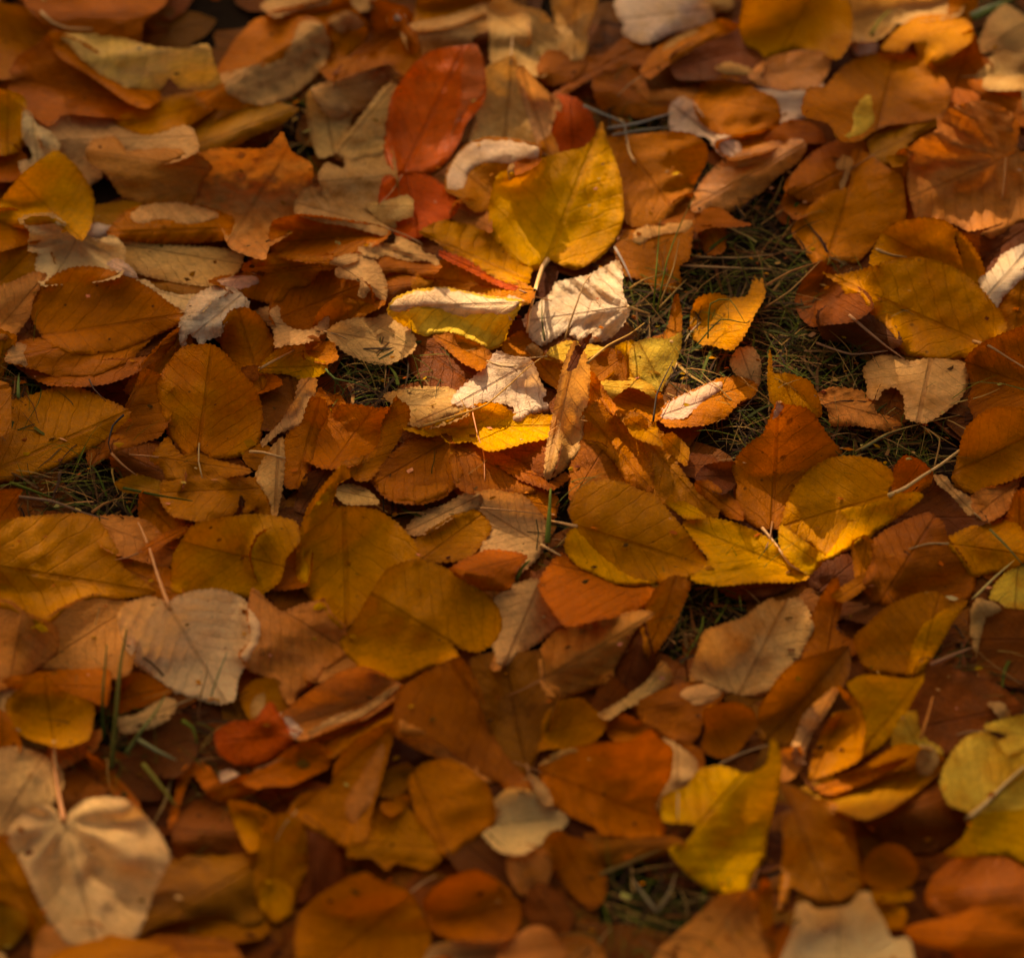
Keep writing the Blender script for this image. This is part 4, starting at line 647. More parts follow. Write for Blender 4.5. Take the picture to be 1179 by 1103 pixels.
def make_mesh(name, outline, zf, f, tint, tint2, par, mat, step, teeth, flip=False):
    b = spline(outline, step*.8)
    per = np.linalg.norm(np.roll(b, -1, 0)-b, axis=1)
    if teeth > 0:
        t = np.roll(b, -1, 0)-np.roll(b, 1, 0); nn = np.stack([t[:, 1], -t[:, 0]], 1); nn /= np.linalg.norm(nn, axis=1)[:, None]+1e-9
        area = np.sum(b[:, 0]*np.roll(b[:, 1], -1)-np.roll(b[:, 0], -1)*b[:, 1])
        sg = 1 if area > 0 else -1
        k = np.arange(len(b)) % 2
        amp = np.where(k == 1, teeth, -teeth*.4)*f.r.uniform(.35, 1.25, len(b))
        b = b+nn*sg*amp[:, None]
    x0, y0 = b.min(0); x1, y1 = b.max(0)
    gx, gy = np.meshgrid(np.arange(x0, x1, step), np.arange(y0, y1, step))
    g = np.stack([gx.ravel(), gy.ravel()], 1); g = g+f.r.uniform(-.25, .25, g.shape)*step
    g = g[inside(g, b)]
    if len(g): g = g[dist_poly(g, b) > step*.45]
    allp = np.concatenate([b, g]) if len(g) else b
    nb = len(b)
    vs, es, fs, ov, oe, of = delaunay_2d_cdt([Vector(p) for p in allp], [], [list(range(nb))], 1, 1e-4)
    q = np.array([(v.x, v.y) for v in vs])
    Z = zf(q); P3 = at_height(q, Z)
    me = bpy.data.meshes.new(name)
    fl = [tuple(a) for a in fs]
    me.from_pydata([tuple(p) for p in P3], [], fl)
    # faces look up
    me.update()
    if len(me.polygons):
        if np.mean([pl.normal.z for pl in me.polygons]) < 0: me.flip_normals()
    p, u, v = uvw(f, q)
    uvl = me.uv_layers.new(name='leafuv')
    vi = np.empty(len(me.loops), np.int32); me.loops.foreach_get('vertex_index', vi)
    uvl.data.foreach_set('uv', np.stack([u, v], 1)[vi].astype(np.float32).ravel())
    ed = np.clip(dist_poly(q, b)/12.0, 0, 1)
    nv = len(q)
    def ca(nm, arr):
        at = me.attributes.new(nm, 'FLOAT_COLOR', 'POINT')
        at.data.foreach_set('color', np.concatenate([arr, np.ones((nv, 1))], 1).astype(np.float32).ravel())
    ca('tint', np.tile(tint, (nv, 1))); ca('tint2', np.tile(tint2, (nv, 1)))
    ca('par', np.stack([np.full(nv, par[0]), np.full(nv, par[1]), ed], 1))
    me.materials.append(mat)
    me.polygons.foreach_set('use_smooth', np.ones(len(me.polygons), bool))
    o = bpy.data.objects.new(name, me); COL.objects.link(o)
    return o
def tube(name, pts, radii, tint, mat, parent=None, sides=6):
    pts = np.asarray(pts); n = len(pts); V = []; F = []
    for i in range(n):
        t = pts[min(i+1, n-1)]-pts[max(i-1, 0)]; t = t/(np.linalg.norm(t)+1e-9)
        a = np.cross(t, [0, 0, 1.0]); a = a/(np.linalg.norm(a)+1e-9) if np.linalg.norm(a) > 1e-4 else np.array([1.0, 0, 0]); b = np.cross(t, a)
        for k in range(sides):
            an = 2*math.pi*k/sides; V.append(pts[i]+radii[i]*(a*math.cos(an)+b*math.sin(an)))
    for i in range(n-1):
        for k in range(sides):
            F.append((i*sides+k, i*sides+(k+1) % sides, (i+1)*sides+(k+1) % sides, (i+1)*sides+k))
    F.append(tuple(range(sides))[::-1]); F.append(tuple((n-1)*sides+k for k in range(sides)))
    me = bpy.data.meshes.new(name); me.from_pydata([tuple(v) for v in V], [], F)
    at = me.attributes.new('tint', 'FLOAT_COLOR', 'POINT')
    at.data.foreach_set('color', np.tile(np.array([*tint, 1.0]), (len(V), 1)).astype(np.float32).ravel())
    me.polygons.foreach_set('use_smooth', np.ones(len(F), bool)); me.materials.append(mat)
    o = bpy.data.objects.new(name, me); COL.objects.link(o)
    if parent: o.parent = parent
    return o

def in_frame(p): return -10 < p[0] < W0+10 and -10 < p[1] < H0+10
EDGE_NAME = dict(cream='cream curled edge', tan='tan curled edge', pinktan='pale pinkish curled edge', yellow='bright yellow folded edge',
    gold='bright golden folded part', palegold='folded part coloured pale yellow as sunlit', amber='amber folded part', redpink='pink curled side', pinkrust='pinkish folded part')
order = sorted(range(len(LEAVES)), key=lambda i: (LEAVES[i]['z'], i))
BUILT = {}
for i in order:
    d = LEAVES[i]; f = prepare(d, i)
    mat = M_GLOSS if d.get('gl', 0) >= .5 else M_DRY
    ol = spline(f.pts, 6.0)
    q_ = .72 if f.real > .03 else .85
    Z, j0, i0 = lay(d, f, lambda q: shape(f, q), ol, .0013, q_)
    zf = lambda q: bilin(Z, j0, i0, q)
    t1 = jitter(PAL[d['col']], f.r); t2 = jitter(PAL[d.get('col2', PAL2[d['col']])], f.r)
    vs = .55 if d['col'] in ('cream', 'tan', 'pinktan', 'palegold') else .38
    sp = d.get('spot', .35 if f.r.random() < .6 else .0)
    cy = f.c[1]; sharp = 250 < cy < 760
    step = 3.6 if sharp else 5.0
    teeth = (1.35 if f.real > .035 else .9) if sharp else .9
    if 'gl' in d and d['col'] == 'red': teeth = 0
    o = make_mesh('fallen_leaf', f.pts, zf, f, t1, t2, (vs, sp), mat, step, teeth)
    o['label'] = d['label']; o['category'] = 'leaf'; o['group'] = 'fallen autumn leaves on the lawn'
    for fc, fp in d['F']:
        m = spline(f.pts, 5.0); x = spline(fp, 6.0)
        dd = dist_poly(x, m); dm = max(dd.max(), 6.0)
        kf = .85 if fc in ('cream', 'tan', 'pinktan') else 1.0
        ft = tuple(kf*a_+(1-kf)*b_ for a_, b_ in zip(jitter(PAL[fc], f.r), t1))
        rim = fc in ('yellow', 'gold', 'palegold', 'redpink')
        Hh = min(.015, dm*.00045*(.6 if rim else .7))
        def ff(q):
            dv = dist_poly(q, m)/dm; tt = np.clip(dv, 0, 1)
            if rim: pr = (1-tt)**1.25
            else: pr = np.sqrt(np.clip(tt*1.6, 0, 1))*(1-.55*np.clip((tt-.35)/.65, 0, 1)**2)
            return bilin(Z, j0, i0, q)+.0010+Hh*pr+.0006*wnoise(q, f.seed+3, 26.0)
        Z2, j2, i2 = lay(d, f, ff, x, .0004, .0)
        e = make_mesh('curled_edge', fp, lambda q: bilin(Z2, j2, i2, q), f, ft, jitter(PAL[PAL2[fc]], f.r), (vs*.8, sp*.5), mat, min(step, 4.2), teeth*.7)
        e.parent = o
        if fc != d['col']: e['label'] = EDGE_NAME[fc]
    BUILT[i] = (o, f)
for i, d in enumerate(LEAVES):
    o, f = BUILT[i]
    if d['S'] is None:
        a = f.A[0]-f.A[1]; la = np.linalg.norm(a)
        if d['z'] < 5 or la < 60 or f.r.random() < .78: continue
        a = a/la; n_ = np.array([-a[1], a[0]])*f.r.uniform(-.5, .5); k_ = min(.45*la, 45)*f.r.uniform(.6, 1.1)
        d['S'] = np.array([f.A[0]-a*2, f.A[0]+a*k_*.5+n_*k_*.15, f.A[0]+a*k_+n_*k_*.6]); d.setdefault('SW', .5); d['dull'] = 1
    q = spline(d['S'], 7.0, closed=False)
    jj = np.clip(((q[:, 1]-GY0)/CELL).astype(int), 0, GH-1); ii = np.clip(((q[:, 0]-GX0)/CELL).astype(int), 0, GW-1)
    top = TOP[jj, ii]
    s = np.linspace(0, 1, len(q)); rw = .00062*d.get('SW', .85)
    z = np.maximum(top, top[0]+(top[-1]-top[0])*s)+rw*.9
    for _ in range(3): z = np.maximum(top+rw*.6, np.convolve(np.pad(z, 1, mode='edge'), [.25, .5, .25], 'valid'))
    col = 'tan' if d['col'] in ('cream', 'tan', 'pinktan', 'palegold', 'yellow', 'gold') else ('pinkrust' if d['col'] != 'amber' else 'tan')
    st = tube('stalk', at_height(q, z), rw*(1.15-.35*s+.5*np.exp(-s*len(q)/3)), tuple(c_*(.5 if 'dull' in d else .85) for c_ in jitter(PAL[col], f.r)), M_STALK, o)
# ---------------------------------------------------------------- ground, litter, grass
def soil_material():
    m, t = nt('soil'); g = G(t)
    out = g.n('ShaderNodeOutputMaterial'); b = g.n('ShaderNodeBsdfPrincipled')
    ge = g.n('ShaderNodeNewGeometry').outputs['Position']
    n1 = g.n('ShaderNodeTexNoise', i_2=55.0, i_3=8.0, i_4=.7); g.l(ge, n1.inputs[0])
    n2 = g.n('ShaderNodeTexNoise', i_2=2.5, i_3=3.0); g.l(ge, n2.inputs[0])
    c = g.mix(n1.outputs[0], (.006, .003, .0015, 1), (.03, .016, .008, 1))
    c = g.mix(g.m('MULTIPLY', g.ramp(n2.outputs[0], .4, .7), .4), c, (.015, .016, .004, 1))
    g.l(c, b.inputs['Base Color']); b.inputs['Roughness'].default_value = .95; b.inputs['Specular IOR Level'].default_value = .03
    bp = g.n('ShaderNodeBump'); bp.inputs['Distance'].default_value = .006; g.l(n1.outputs[0], bp.inputs['Height']); g.l(bp.outputs[0], b.inputs['Normal'])
    g.l(b.outputs[0], out.inputs[0]); return m
me = bpy.data.meshes.new('ground'); s = 60.0
me.from_pydata([(-s, -s, 0), (s, -s, 0), (s, s, 0), (-s, s, 0)], [], [(0, 1, 2, 3)]); me.materials.append(soil_material())
g = bpy.data.objects.new('ground', me); COL.objects.link(g); g['kind'] = 'structure'; g['label'] = 'dark soil of the lawn'

GAPS = [np.array([[float(c) for c in p.split(',')] for p in s.split()]) for s in (
 "790,290 800,225 850,195 915,190 960,300 1010,400 1000,470 1110,470 1060,550 960,515 870,540 790,490 735,440 700,330 730,300",
 "365,405 500,395 530,460 470,480 380,475", "10,470 110,505 175,540 175,600 20,595", "745,675 870,665 850,740 760,790",
 "100,720 170,790 260,800 260,920 90,900", "680,985 840,1010 880,1070 800,1110 670,1110", "665,105 800,125 800,170 680,165",
 "1110,-10 1190,-10 1190,30 1120,70", "-10,410 50,420 50,470 -10,470", "1070,700 1190,800 1150,860 1060,760", "425,560 520,570 510,610 440,610",
 "290,110 380,110 380,200 290,190", "860,500 1100,500 1060,560 900,560", "600,560 660,560 650,660 590,670", "230,860 330,960 300,1000 220,940",
 "880,420 940,300 1000,320 1000,420")]
def ground_pt(p, z=0.0): return at_height([p], z)[0]
def in_gap(px): return any(inside(np.array([px]), gp)[0] for gp in GAPS)
def project(p):
    d = p-CAM; zc = d@FWD; return np.array([W0/2+d[0]/zc/HALF*W0/2, H0/2-(d@UPV)/zc/HALF*W0/2])

# broken old leaves under and around the pile: one mass
V = []; F = []; T1 = []; UV = []
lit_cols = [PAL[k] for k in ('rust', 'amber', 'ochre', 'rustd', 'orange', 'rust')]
out_cols = [PAL[k] for k in ('amber', 'gold', 'ochre', 'rust', 'orange', 'tan', 'pinkrust', 'yellow', 'cream', 'rust', 'amber')]
def litter_leaf(c, size, yaw, tilt, col, z):
    n = 7; b0 = len(V); cy, sy = math.cos(yaw), math.sin(yaw); cu, cb = (random.uniform(-.25, .3), random.uniform(-.15, .25)) if tilt > .1 else (random.uniform(0, .08), random.uniform(0, .06))
    tx, ty = random.gauss(0, tilt), random.gauss(0, tilt)
    for i in range(n):
        u = i/(n-1); wd = .52*math.sin(math.pi*min(1, u**.62*.98+.01))**.8
        for j in range(5):
            s_ = (j-2)/2; w = s_*wd*(1+random.uniform(-.06, .06)); x, y = (u-.5)*size, w*size
            h = size*(cu*(s_*wd*2)**2*.5+cb*(2*u-1)**2*.5+random.uniform(-.015, .015))+x*tx+y*ty
            V.append((c[0]+x*cy-y*sy, c[1]+x*sy+y*cy, max(.0008, z+h))); UV.append((u, w)); T1.append(col)
    for i in range(n-1):
        for j in range(4): F.append((b0+i*5+j, b0+i*5+j+1, b0+(i+1)*5+j+1, b0+(i+1)*5+j))
for k in range(900):                                            # under the pile, darkened to stand for shade between leaves
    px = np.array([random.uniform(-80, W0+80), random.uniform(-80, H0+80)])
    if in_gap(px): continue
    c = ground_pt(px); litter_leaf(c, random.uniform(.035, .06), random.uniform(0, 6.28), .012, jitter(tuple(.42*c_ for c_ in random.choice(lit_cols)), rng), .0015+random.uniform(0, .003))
for k in range(6000):                                           # the lawn all around
    x, y = random.uniform(-1.6, 1.6), random.uniform(-1.5, 2.0)
    q = project(np.array([x, y, .01]))
    if -60 < q[0] < W0+60 and -60 < q[1] < H0+60: continue
    litter_leaf((x, y), random.uniform(.045, .08), random.uniform(0, 6.28), .22, jitter(random.choice(out_cols), rng), random.uniform(.004, .03))
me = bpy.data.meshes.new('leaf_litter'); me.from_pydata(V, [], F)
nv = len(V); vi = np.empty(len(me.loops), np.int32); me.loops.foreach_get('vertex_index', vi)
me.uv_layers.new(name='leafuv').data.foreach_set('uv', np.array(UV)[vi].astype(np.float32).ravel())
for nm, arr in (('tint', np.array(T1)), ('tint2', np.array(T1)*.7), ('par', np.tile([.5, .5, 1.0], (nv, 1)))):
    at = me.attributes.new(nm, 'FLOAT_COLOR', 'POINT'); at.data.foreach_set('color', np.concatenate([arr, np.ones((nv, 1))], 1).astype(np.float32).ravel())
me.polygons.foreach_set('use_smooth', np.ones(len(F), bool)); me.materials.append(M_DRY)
o = bpy.data.objects.new('leaf_litter', me); COL.objects.link(o); o['kind'] = 'stuff'; o['label'] = 'broken old brown leaves under the fresh fallen leaves, darkened for the shade between them'; o['category'] = 'litter'

GC = dict(straw=(.30, .16, .045), dry=(.085, .038, .009), green=(.075, .080, .008), dgreen=(.035, .042, .005), brown=(.032, .013, .004), rust=(.12, .034, .007), grey=(.25, .17, .09))
class Blades:
    def __init__(s): s.V = []; s.F = []; s.T = []
    def add(s, pts, w, col):
        b = len(s.V); n = len(pts)
        for i, p in enumerate(pts):
            t = np.array(pts[min(i+1, n-1)])-np.array(pts[max(i-1, 0)]); t /= np.linalg.norm(t)+1e-9
            a = np.cross(t, [0, 0, 1.0]); la = np.linalg.norm(a); a = a/la if la > .05 else np.array([1.0, 0, 0])
            bb = np.cross(a, t); r = w*(1-(i/(n-1))**2*.85)
            for k in range(3):
                an = 2.094*k+.5; s.V.append(tuple(np.array(p)+r*(a*math.cos(an)+.5*bb*math.sin(an)))); s.T.append(col)
        for i in range(n-1):
            for k in range(3): s.F.append((b+i*3+k, b+i*3+(k+1) % 3, b+i*3+3+(k+1) % 3, b+i*3+3+k))
    def build(s, name, mat):
        me = bpy.data.meshes.new(name); me.from_pydata(s.V, [], s.F)
        at = me.attributes.new('tint', 'FLOAT_COLOR', 'POINT'); at.data.foreach_set('color', np.concatenate([np.array(s.T), np.ones((len(s.V), 1))], 1).astype(np.float32).ravel())
        me.materials.append(mat); o = bpy.data.objects.new(name, me); COL.objects.link(o); return o
def blade(B, c, ln, el, yaw, droop, w, col):
    pts = []; x, y, z = c; e = el
    for i in range(7):
        pts.append((x, y, max(.0006, z))); st = ln/6
        x += st*math.cos(e)*math.cos(yaw); y += st*math.cos(e)*math.sin(yaw); z += st*math.sin(e)
        e -= droop/6; yaw += random.uniform(-.18, .18)
    B.add(pts, w, col)
B = Blades()
dens = [1500, 240, 260, 240, 230, 240, 170, 130, 80, 120, 40, 80, 130, 60, 60, 140]
for gp, n in zip(GAPS, dens):
    x0, y0 = gp.min(0); x1, y1 = gp.max(0); made = 0
    front = gp[:, 1].mean() > 760
    while made < n:
        px = np.array([random.uniform(x0, x1), random.uniform(y0, y1)])
        if not inside(px[None], gp)[0]: continue
        made += 1; c = ground_pt(px); k = random.random()
        if k < .58:   # matted dry blades
            blade(B, (c[0], c[1], random.uniform(.0005, .008)), random.uniform(.015, .045), random.uniform(-.15, .2), random.uniform(0, 6.28), random.uniform(.1, .6), random.choice([.0002, .0003, .0003, .0004, .0005, .0006, .0010]), jitter(random.choice([GC['dry'], GC['dry'], GC['straw'], GC['brown'], GC['brown'], GC['rust'], GC['dgreen'], GC['green']]), rng, .3))
        else:         # finer standing green ones
            blade(B, (c[0], c[1], 0), random.uniform(.015, .038), random.uniform(.2, 1.0), random.uniform(0, 6.28), random.uniform(.6, 1.8), random.uniform(.0002, .0004), jitter(random.choice([GC['green'], GC['dgreen'], GC['green'], GC['straw']]), rng, .3))
for k in range(2600):   # the lawn around the photographed patch
    x, y = random.uniform(-1.6, 1.6), random.uniform(-1.5, 2.0); q = project(np.array([x, y, 0.0]))
    if -40 < q[0] < W0+40 and -40 < q[1] < H0+40: continue
    blade(B, (x, y, 0), random.uniform(.03, .08), random.uniform(.4, 1.3), random.uniform(0, 6.28), random.uniform(.5, 1.5), .0007, jitter(GC['green'], rng, .3))
o = B.build('grass', M_GRASS); o['kind'] = 'stuff'; o['category'] = 'grass'; o['label'] = 'matted dry and green lawn grass in gaps between leaves'

def top_at(q):
    jj = np.clip(((q[:, 1]-GY0)/CELL).astype(int), 0, GH-1); ii = np.clip(((q[:, 0]-GX0)/CELL).astype(int), 0, GW-1); return TOP[jj, ii]
def strand(name, label, cat, group, col, w, pts, lift=.0, taper=.7):
    """one grass blade, twig or stem lying on or rising from the pile"""
    q = spline(np.array([[float(c) for c in p.split(',')] for p in pts.split()]), 9.0, closed=False)
    t = top_at(q); s_ = np.linspace(0, 1, len(q))
    z = np.maximum(t+.0009, t[0]+(t[-1]-t[0])*s_+.001)+lift*np.sin(s_*math.pi)
    for _ in range(4): z = np.maximum(t+.0008, np.convolve(np.pad(z, 1, mode='edge'), [.25, .5, .25], 'valid'))
    o = tube(name, at_height(q, z), .74*w*(1-taper*s_**1.5), jitter(col, rng), M_GRASS, None, 5)
    o['label'] = label; o['category'] = cat; o['group'] = group
gb = 'single grass blades standing out from the leaves'; tw = 'thin dry twigs and stems on the leaves'
g_ = 'grass_blade'; G1, G2, ST, RU, BR = (.085, .11, .012), (.045, .065, .009), GC['straw'], (.36, .15, .045), (.10, .05, .03)
for a in (
 (g_, "green upright blade with a pointed tip left of the broad pale leaf", 'grass', gb, G2, .0011, "119,850 118,800 121,765 123,742", .012),
 (g_, "wide olive green blade left of the broad pale leaf", 'grass', gb, (.09,.075,.012), .0018, "128,885 133,830 138,770 146,725", .016),
 (g_, "green blade crossing below the pink curled scrap", 'grass', gb, (.16,.16,.04), .0013, "145,868 160,845 178,822 190,800", .01),
 (g_, "pale green blade lying in the dark gap by the red orange leaf", 'grass', gb, (.22,.22,.09), .0015, "160,852 180,864 203,875", .006),
 (g_, "green blade curling under the broad pale leaf's tip", 'grass', gb, G1, .0014, "210,830 222,838 227,855", .008),
 (g_, "thin green blade across the broad pale leaf", 'grass', gb, (.16,.15,.05), .0006, "243,802 250,780 262,750", .006),
 (g_, "green blade at the left gap lying toward the nibbled ochre leaf", 'grass', gb, G1, .0013, "12,556 40,566 62,574", .004),
 (g_, "dark green blade lying across the nibbled ochre leaf", 'grass', gb, G2, .0010, "142,562 180,570 222,577", .004),
 (g_, "thick green blade at the foot of the upright rolled leaf", 'grass', gb, (.11,.14,.02), .0020, "630,625 632,595 634,563", .01),
 (g_, "green stub at the lower edge of the pale pink veined leaf", 'grass', gb, (.13,.15,.02), .0016, "594,668 600,655 610,645", .006),
 (g_, "tall green blade rising over the amber leaf with the tan rolled top", 'grass', gb, G1, .0007, "752,360 755,320 758,280 760,252", .02),
 (g_, "leaning green blade over the amber leaf with the tan rolled top", 'grass', gb, G1, .0007, "756,362 768,300 785,255 800,225", .02),
 (g_, "pale leaning blade right of the tall green blade", 'grass', gb, ST, .0007, "760,350 775,310 782,275", .015),
 (g_, "straw blade fanning right from the grass clump", 'grass', gb, ST, .0009, "758,356 775,338 790,322", .006),
 (g_, "long green blade arching over the golden leaf in the grass", 'grass', gb, G2, .0006, "800,400 830,368 860,372 880,352", .01),
 (g_, "fine blade crossing the golden leaf in the grass", 'grass', gb, G2, .0006, "815,390 818,350 840,345 858,372", .01),
 (g_, "straw blade slanting in the right grass gap", 'grass', gb, ST, .0008, "880,355 910,335 945,300", .006),
 (g_, "rust blade lying flat across the right grass gap", 'grass', gb, RU, .0009, "880,330 912,312 948,300", .005),
 (g_, "pale blade lying level in the upper grass gap", 'grass', gb, (.40,.22,.09), .0010, "785,306 830,308 888,310", .004),
 (g_, "second pale blade lying level just below the first", 'grass', gb, (.36,.20,.08), .0008, "800,296 850,297 890,293", .004),
 (g_, "long pale blade below the tan curled leaf", 'grass', gb, ST, .0007, "985,520 1020,500 1060,488 1105,478", .008),
 (g_, "green pale blade slanting below the tan curled leaf's hole", 'grass', gb, (.20,.18,.06), .0009, "992,518 1018,502 1045,492", .008),
 (g_, "curved pale blade under the amber round serrated leaf", 'grass', gb, ST, .0006, "1075,540 1082,505 1060,490 1102,515", .008),
 (g_, "green blade lying on the ochre yellow leaf near the right edge", 'grass', gb, (.12,.11,.03), .0009, "1140,610 1160,630 1179,652", .004),
 (g_, "straw stem crossing the pale yellow leaf at the right edge", 'grass', gb, (.5,.36,.12), .0009, "1120,690 1145,665 1168,645", .004),
 (g_, "blurred green blade at the top right corner", 'grass', gb, (.14,.17,.04), .0026, "1120,22 1145,10 1175,-6", .004),
 (g_, "pale grey blade at the top right corner", 'grass', gb, (.3,.3,.15), .0022, "1118,18 1140,8 1160,2", .006),
 (g_, "yellow green blade between the two golden leaves at the top", 'grass', gb, (.24,.20,.03), .0016, "1003,40 1012,25 1025,12", .006),
 (g_, "straw blade at the far end of the front grass gap", 'grass', gb, (.22,.12,.03), .0012, "690,1007 725,993 760,978", .004),
 (g_, "pale fork of grass in the front grass gap", 'grass', gb, (.20,.15,.07), .0012, "757,1050 745,1035 728,1012", .006),
 (g_, "upright pale stem in the front grass gap", 'grass', gb, (.20,.13,.06), .0011, "758,1048 772,1025 778,1005", .008),
 (g_, "yellow green blade above the dull rust leaf at the left", 'grass', gb, (.17,.13,.02), .0017, "165,880 185,905 203,928", .006),
 (g_, "green tuft blade at the left end of the first grass gap", 'grass', gb, (.12,.16,.04), .0008, "375,425 385,436 405,440 425,446", .006),
 (g_, "green blade at the left edge under the large spotted amber leaf's pair", 'grass', gb, (.13,.17,.04), .0014, "21,458 21,442 22,430", .006),
 ('twig', "dark bent stem curving left of the two lobed amber leaf", 'twig', tw, (.02,.02,.02), .0008, "142,478 130,490 125,510 128,522", .008),
 ('twig', "rust stem running from the dark bent stem to the brown leaf", 'twig', tw, (.32,.14,.05), .0009, "128,522 142,536 158,548", .004),
 ('twig', "orange stem rising from the left grass gap", 'twig', tw, RU, .0010, "106,590 120,580 143,572", .005),
 ('twig', "long brown stem lying across the left grass gap", 'twig', tw, (.22,.12,.06), .0010, "22,572 60,577 95,590 125,598", .005),
 ('twig', "thin amber stem crossing the bright white leaf", 'twig', tw, (.48,.24,.06), .0008, "482,492 531,477 560,466 587,443 612,420 640,402", .004),
 ('twig', "thin dark stem above the large spotted amber leaf's lower pair", 'twig', tw, BR, .0007, "103,437 108,448 122,462", .004),
 ('twig', "amber twig leading out of the sunlit crumpled yellow leaf", 'twig', tw, (.5,.27,.07), .0009, "676,418 700,398 725,385 742,372", .006),
 ('twig', "thin curved stem over the white folded leaf", 'twig', tw, (.30,.15,.06), .0008, "650,392 656,372 664,350 672,328 681,316", .006),
 ('twig', "short dark stem over the white folded leaf's left corner", 'twig', tw, (.10,.09,.03), .0008, "627,392 624,370 624,345", .006),
 ('twig', "grey pale stick beside the tan rolled top leaf", 'twig', tw, (.40,.33,.25), .0009, "708,285 718,303 728,325", .004),
 ('twig', "rust bent stem in the grass clump right of the white folded leaf", 'twig', tw, (.42,.22,.06), .0010, "725,333 740,323 765,315", .006),
 ('twig', "dark thorny stem right of the crumpled golden scraps", 'twig', tw, (.05,.03,.02), .0008, "752,485 756,455 765,435 775,415", .008),
 ('twig', "pale twig lying under the golden pair, longest in the grass", 'twig', tw, (.36,.18,.08), .0011, "978,363 1000,382 1022,400 1042,414", .006),
 ('twig', "brown stem meeting the pale twig below the golden pair", 'twig', tw, (.28,.14,.07), .0009, "940,395 980,408 1022,404", .004),
 ('twig', "grey twig lying left to right behind the amber veined leaf", 'twig', tw, (.22,.19,.14), .0012, "672,122 695,132 718,142 722,165", .005),
 ('twig', "pale grey twig lying behind the amber veined leaf", 'twig', tw, (.28,.24,.18), .0012, "700,148 735,142 775,130", .005),
 ('twig', "second grey twig just below the pale grey twig", 'twig', tw, (.24,.20,.15), .0010, "705,156 740,150 776,146", .005),
 ('twig', "thin pale stem below the large pointed maroon hollow at the right", 'twig', tw, (.32,.15,.07), .0011, "1072,765 1095,755 1120,745", .004),
 ('twig', "red stem standing on the large dark rust leaf", 'twig', tw, (.5,.17,.03), .0010, "1060,850 1068,825 1074,802", .006),
 ('twig', "pale stem pointing from the round amber cupped leaf to the ochre blotched leaf", 'twig', tw, (.38,.22,.10), .0009, "828,880 855,867 885,857", .004),
 ('twig', "thin pinkish stem across the pale pink veined leaf", 'twig', tw, (.42,.20,.07), .0007, "553,585 590,588 625,592", .004),
): strand(*a)

# crumbs of broken leaf, bits of bark and seed husks sprinkled over the pile: too many and too small to count
V = []; F = []; T1 = []
for k in range(1500):
    px = np.array([[random.uniform(-20, W0+20), random.uniform(-20, H0+20)]])
    gapc = in_gap(px[0])
    if not gapc and random.random() < .72: continue
    z = top_at(px)[0] if not gapc else max(.004, top_at(px)[0]*.9); c = at_height(px, z+.0012)[0]
    s_ = random.uniform(.0008, .0024)*(1.6 if random.random() < .12 else 1); a0 = random.uniform(0, 6.28); nn_ = random.randint(4, 6); b0 = len(V)
    tx, ty = random.uniform(-.5, .5), random.uniform(-.5, .5); col = jitter(tuple(random.uniform(.5, 1)*q_ for q_ in PAL[random.choice(['amber', 'tan', 'rust', 'brown', 'pinktan', 'gold', 'brown', 'rustd'])]), rng)
    for j in range(nn_):
        an = a0+6.28*j/nn_; rr = s_*random.uniform(.5, 1.2); x, y = rr*math.cos(an), rr*math.sin(an)*.7
        V.append((c[0]+x, c[1]+y, c[2]+x*tx+y*ty)); T1.append(col)
    V.append((c[0], c[1], c[2]+s_*random.uniform(-.1, .35))); T1.append(col)
    F += [(b0+j, b0+(j+1) % nn_, b0+nn_) for j in range(nn_)]
me = bpy.data.meshes.new('leaf_crumbs'); me.from_pydata(V, [], F)
at = me.attributes.new('tint', 'FLOAT_COLOR', 'POINT'); at.data.foreach_set('color', np.concatenate([np.array(T1), np.ones((len(V), 1))], 1).astype(np.float32).ravel())
me.materials.append(M_GRASS); o = bpy.data.objects.new('leaf_crumbs', me); COL.objects.link(o); o['kind'] = 'stuff'; o['category'] = 'leaf crumbs'; o['label'] = 'tiny crumbs of broken dry leaf scattered over everything'

# ---------------------------------------------------------------- unseen foliage on a trunk, added to shade the lawn
SUN_EL, SUN_AZ = R(35), R(-20)          # azimuth measured from straight ahead, minus is to the left
SUN = np.array([math.sin(SUN_AZ)*math.cos(SUN_EL), math.cos(SUN_AZ)*math.cos(SUN_EL), math.sin(SUN_EL)])
e1 = np.cross(SUN, [0, 0, 1.0]); e1 /= np.linalg.norm(e1); e2 = np.cross(e1, SUN)
# openings cut on purpose where the sun should get through (ground point it reaches, radius in m, share of leaves gone)
GAPS_SUN = []
def gap(x, y, r, k=1.0): GAPS_SUN.append((ground_pt((x, y), .02), r/1179*.5, k))
for a in SUNGAPS: gap(*a)
gp3 = np.array([g_[0] for g_ in GAPS_SUN]); gr = np.array([g_[1] for g_ in GAPS_SUN]); gk = np.array([g_[2] for g_ in GAPS_SUN])
N = 19000; LS = .028
ctr = SUN*3.9
aa = rng.uniform(-1.4, 1.4, N); bb = rng.uniform(-1.15, 1.15, N); tt = rng.normal(0, .35, N)
keep = (aa/1.4)**2+(bb/1.15)**2 < 1
dx = aa[:, None]-(gp3@e1)[None]; dy = bb[:, None]-(gp3@e2)[None]
hit = (np.hypot(dx, dy) < gr[None]+LS*.35) & (rng.random((N, 1)) < gk[None])
keep &= ~hit.any(1); keep &= rng.random(N) < CROWN_DENS
aa, bb, tt = aa[keep], bb[keep], tt[keep]; n = len(aa)
cc = ctr[None]+aa[:, None]*e1+bb[:, None]*e2+tt[:, None]*SUN
u_ = rng.normal(size=(n, 3))*.55+e1; u_ /= np.linalg.norm(u_, axis=1)[:, None]
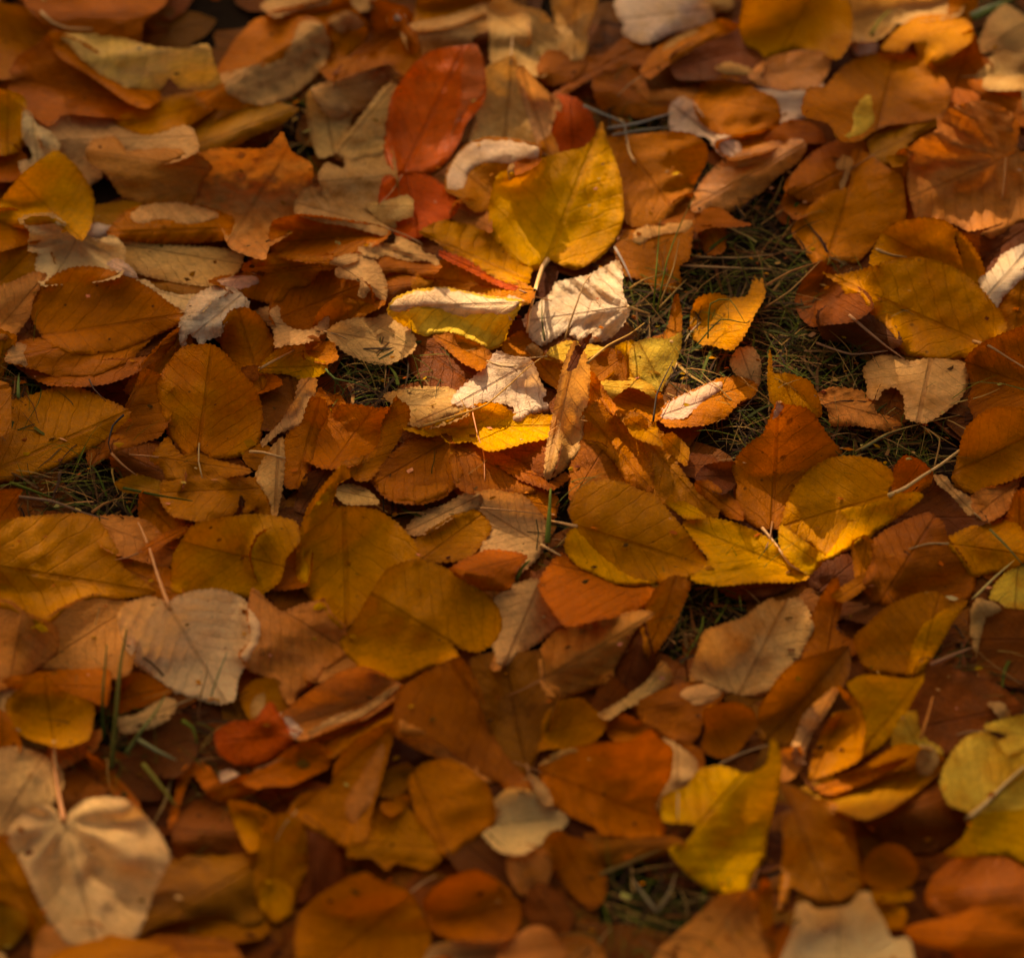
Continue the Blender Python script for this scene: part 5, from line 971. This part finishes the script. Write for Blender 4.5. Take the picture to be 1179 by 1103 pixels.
w_ = rng.normal(size=(n, 3))*.45+SUN; v_ = np.cross(w_, u_); v_ /= np.linalg.norm(v_, axis=1)[:, None]
sz = LS*rng.uniform(.7, 1.2, n)[:, None]
VV = np.stack([cc-u_*sz, cc+v_*sz*.8, cc+u_*sz, cc-v_*sz*.8], 1).reshape(-1, 3)
shade_tree = bpy.data.objects.new('shade_tree', None); COL.objects.link(shade_tree); shade_tree.location = (float(ctr[0])-.5, float(ctr[1])+.9, 0)
shade_tree['label'] = 'unseen golden foliage on a trunk, added beyond the lawn to shade the leaves'; shade_tree['category'] = 'shade_tree'
bpy.context.view_layer.update()
me = bpy.data.meshes.new('shade_crown'); me.from_pydata(VV.tolist(), [], np.arange(4*n).reshape(-1, 4).tolist())
cols = np.array([PAL[k] for k in ('gold', 'yellow', 'amber', 'ochre')])[rng.integers(0, 4, n)].repeat(4, 0)
at = me.attributes.new('tint', 'FLOAT_COLOR', 'POINT'); at.data.foreach_set('color', np.concatenate([cols, np.ones((4*n, 1))], 1).astype(np.float32).ravel())
me.materials.append(M_GRASS); cr = bpy.data.objects.new('shade_crown', me); COL.objects.link(cr); cr.parent = shade_tree; cr.matrix_parent_inverse = shade_tree.matrix_world.inverted()
tb = np.array([ctr[0]-.5, ctr[1]+.9, 0.0])
trunk_pts = np.array([tb, tb+[.02, .01, .7], tb+[0, -.03, 1.6], tb+[.05, -.1, 2.6], tb+[.1, -.2, 3.6]])
tk = tube('trunk', spline(trunk_pts, .1, closed=False), np.interp(np.linspace(0, 1, len(spline(trunk_pts, .1, closed=False))), [0, .08, 1], [.2, .14, .05]), (.10, .075, .055), M_BARK, shade_tree, 12)
tk.matrix_parent_inverse = shade_tree.matrix_world.inverted()
for s0, e in ((1.5, ctr+e1*.8), (1.9, ctr-e1*.8), (2.3, ctr+e2*.7), (1.7, ctr-e2*.5+e1*.4)):
    p = np.array([tb+[0, -.05, s0], (tb+[0, -.05, s0])*.5+e*.5+[0, 0, .25], e]); q = spline(p, .1, closed=False)
    lb = tube('limb', q, np.linspace(.045, .008, len(q)), (.10, .075, .055), M_BARK, shade_tree, 8); lb.matrix_parent_inverse = shade_tree.matrix_world.inverted()

# ---------------------------------------------------------------- daylight
w = bpy.data.worlds.new('World'); sc.world = w; w.use_nodes = True; t = w.node_tree; t.nodes.clear()
ow = t.nodes.new('ShaderNodeOutputWorld'); bg = t.nodes.new('ShaderNodeBackground'); sky = t.nodes.new('ShaderNodeTexSky')
sky.sky_type = 'NISHITA'; sky.sun_disc = False; sky.sun_elevation = SUN_EL; sky.sun_rotation = SUN_AZ
sky.ozone_density = .3; sky.dust_density = 7.0; sky.air_density = .8
bg.inputs[1].default_value = SKY_S; t.links.new(sky.outputs[0], bg.inputs[0]); t.links.new(bg.outputs[0], ow.inputs[0])
sl = bpy.data.lights.new('sun', 'SUN'); sl.energy = SUN_S; sl.angle = R(.5); sl.color = (1.0, .96, .92)
so = bpy.data.objects.new('sun', sl); COL.objects.link(so); so.location = SUN*8
so.rotation_euler = Vector(SUN).to_track_quat('Z', 'Y').to_euler()
vs_ = sc.view_settings; vs_.view_transform = 'Standard'; vs_.look = 'None'; vs_.gamma = 1; vs_.use_curve_mapping = False; vs_.exposure = EXPO
vs_.use_white_balance = True; vs_.white_balance_temperature = WB; vs_.white_balance_tint = WBT     # the camera's own warm daylight setting
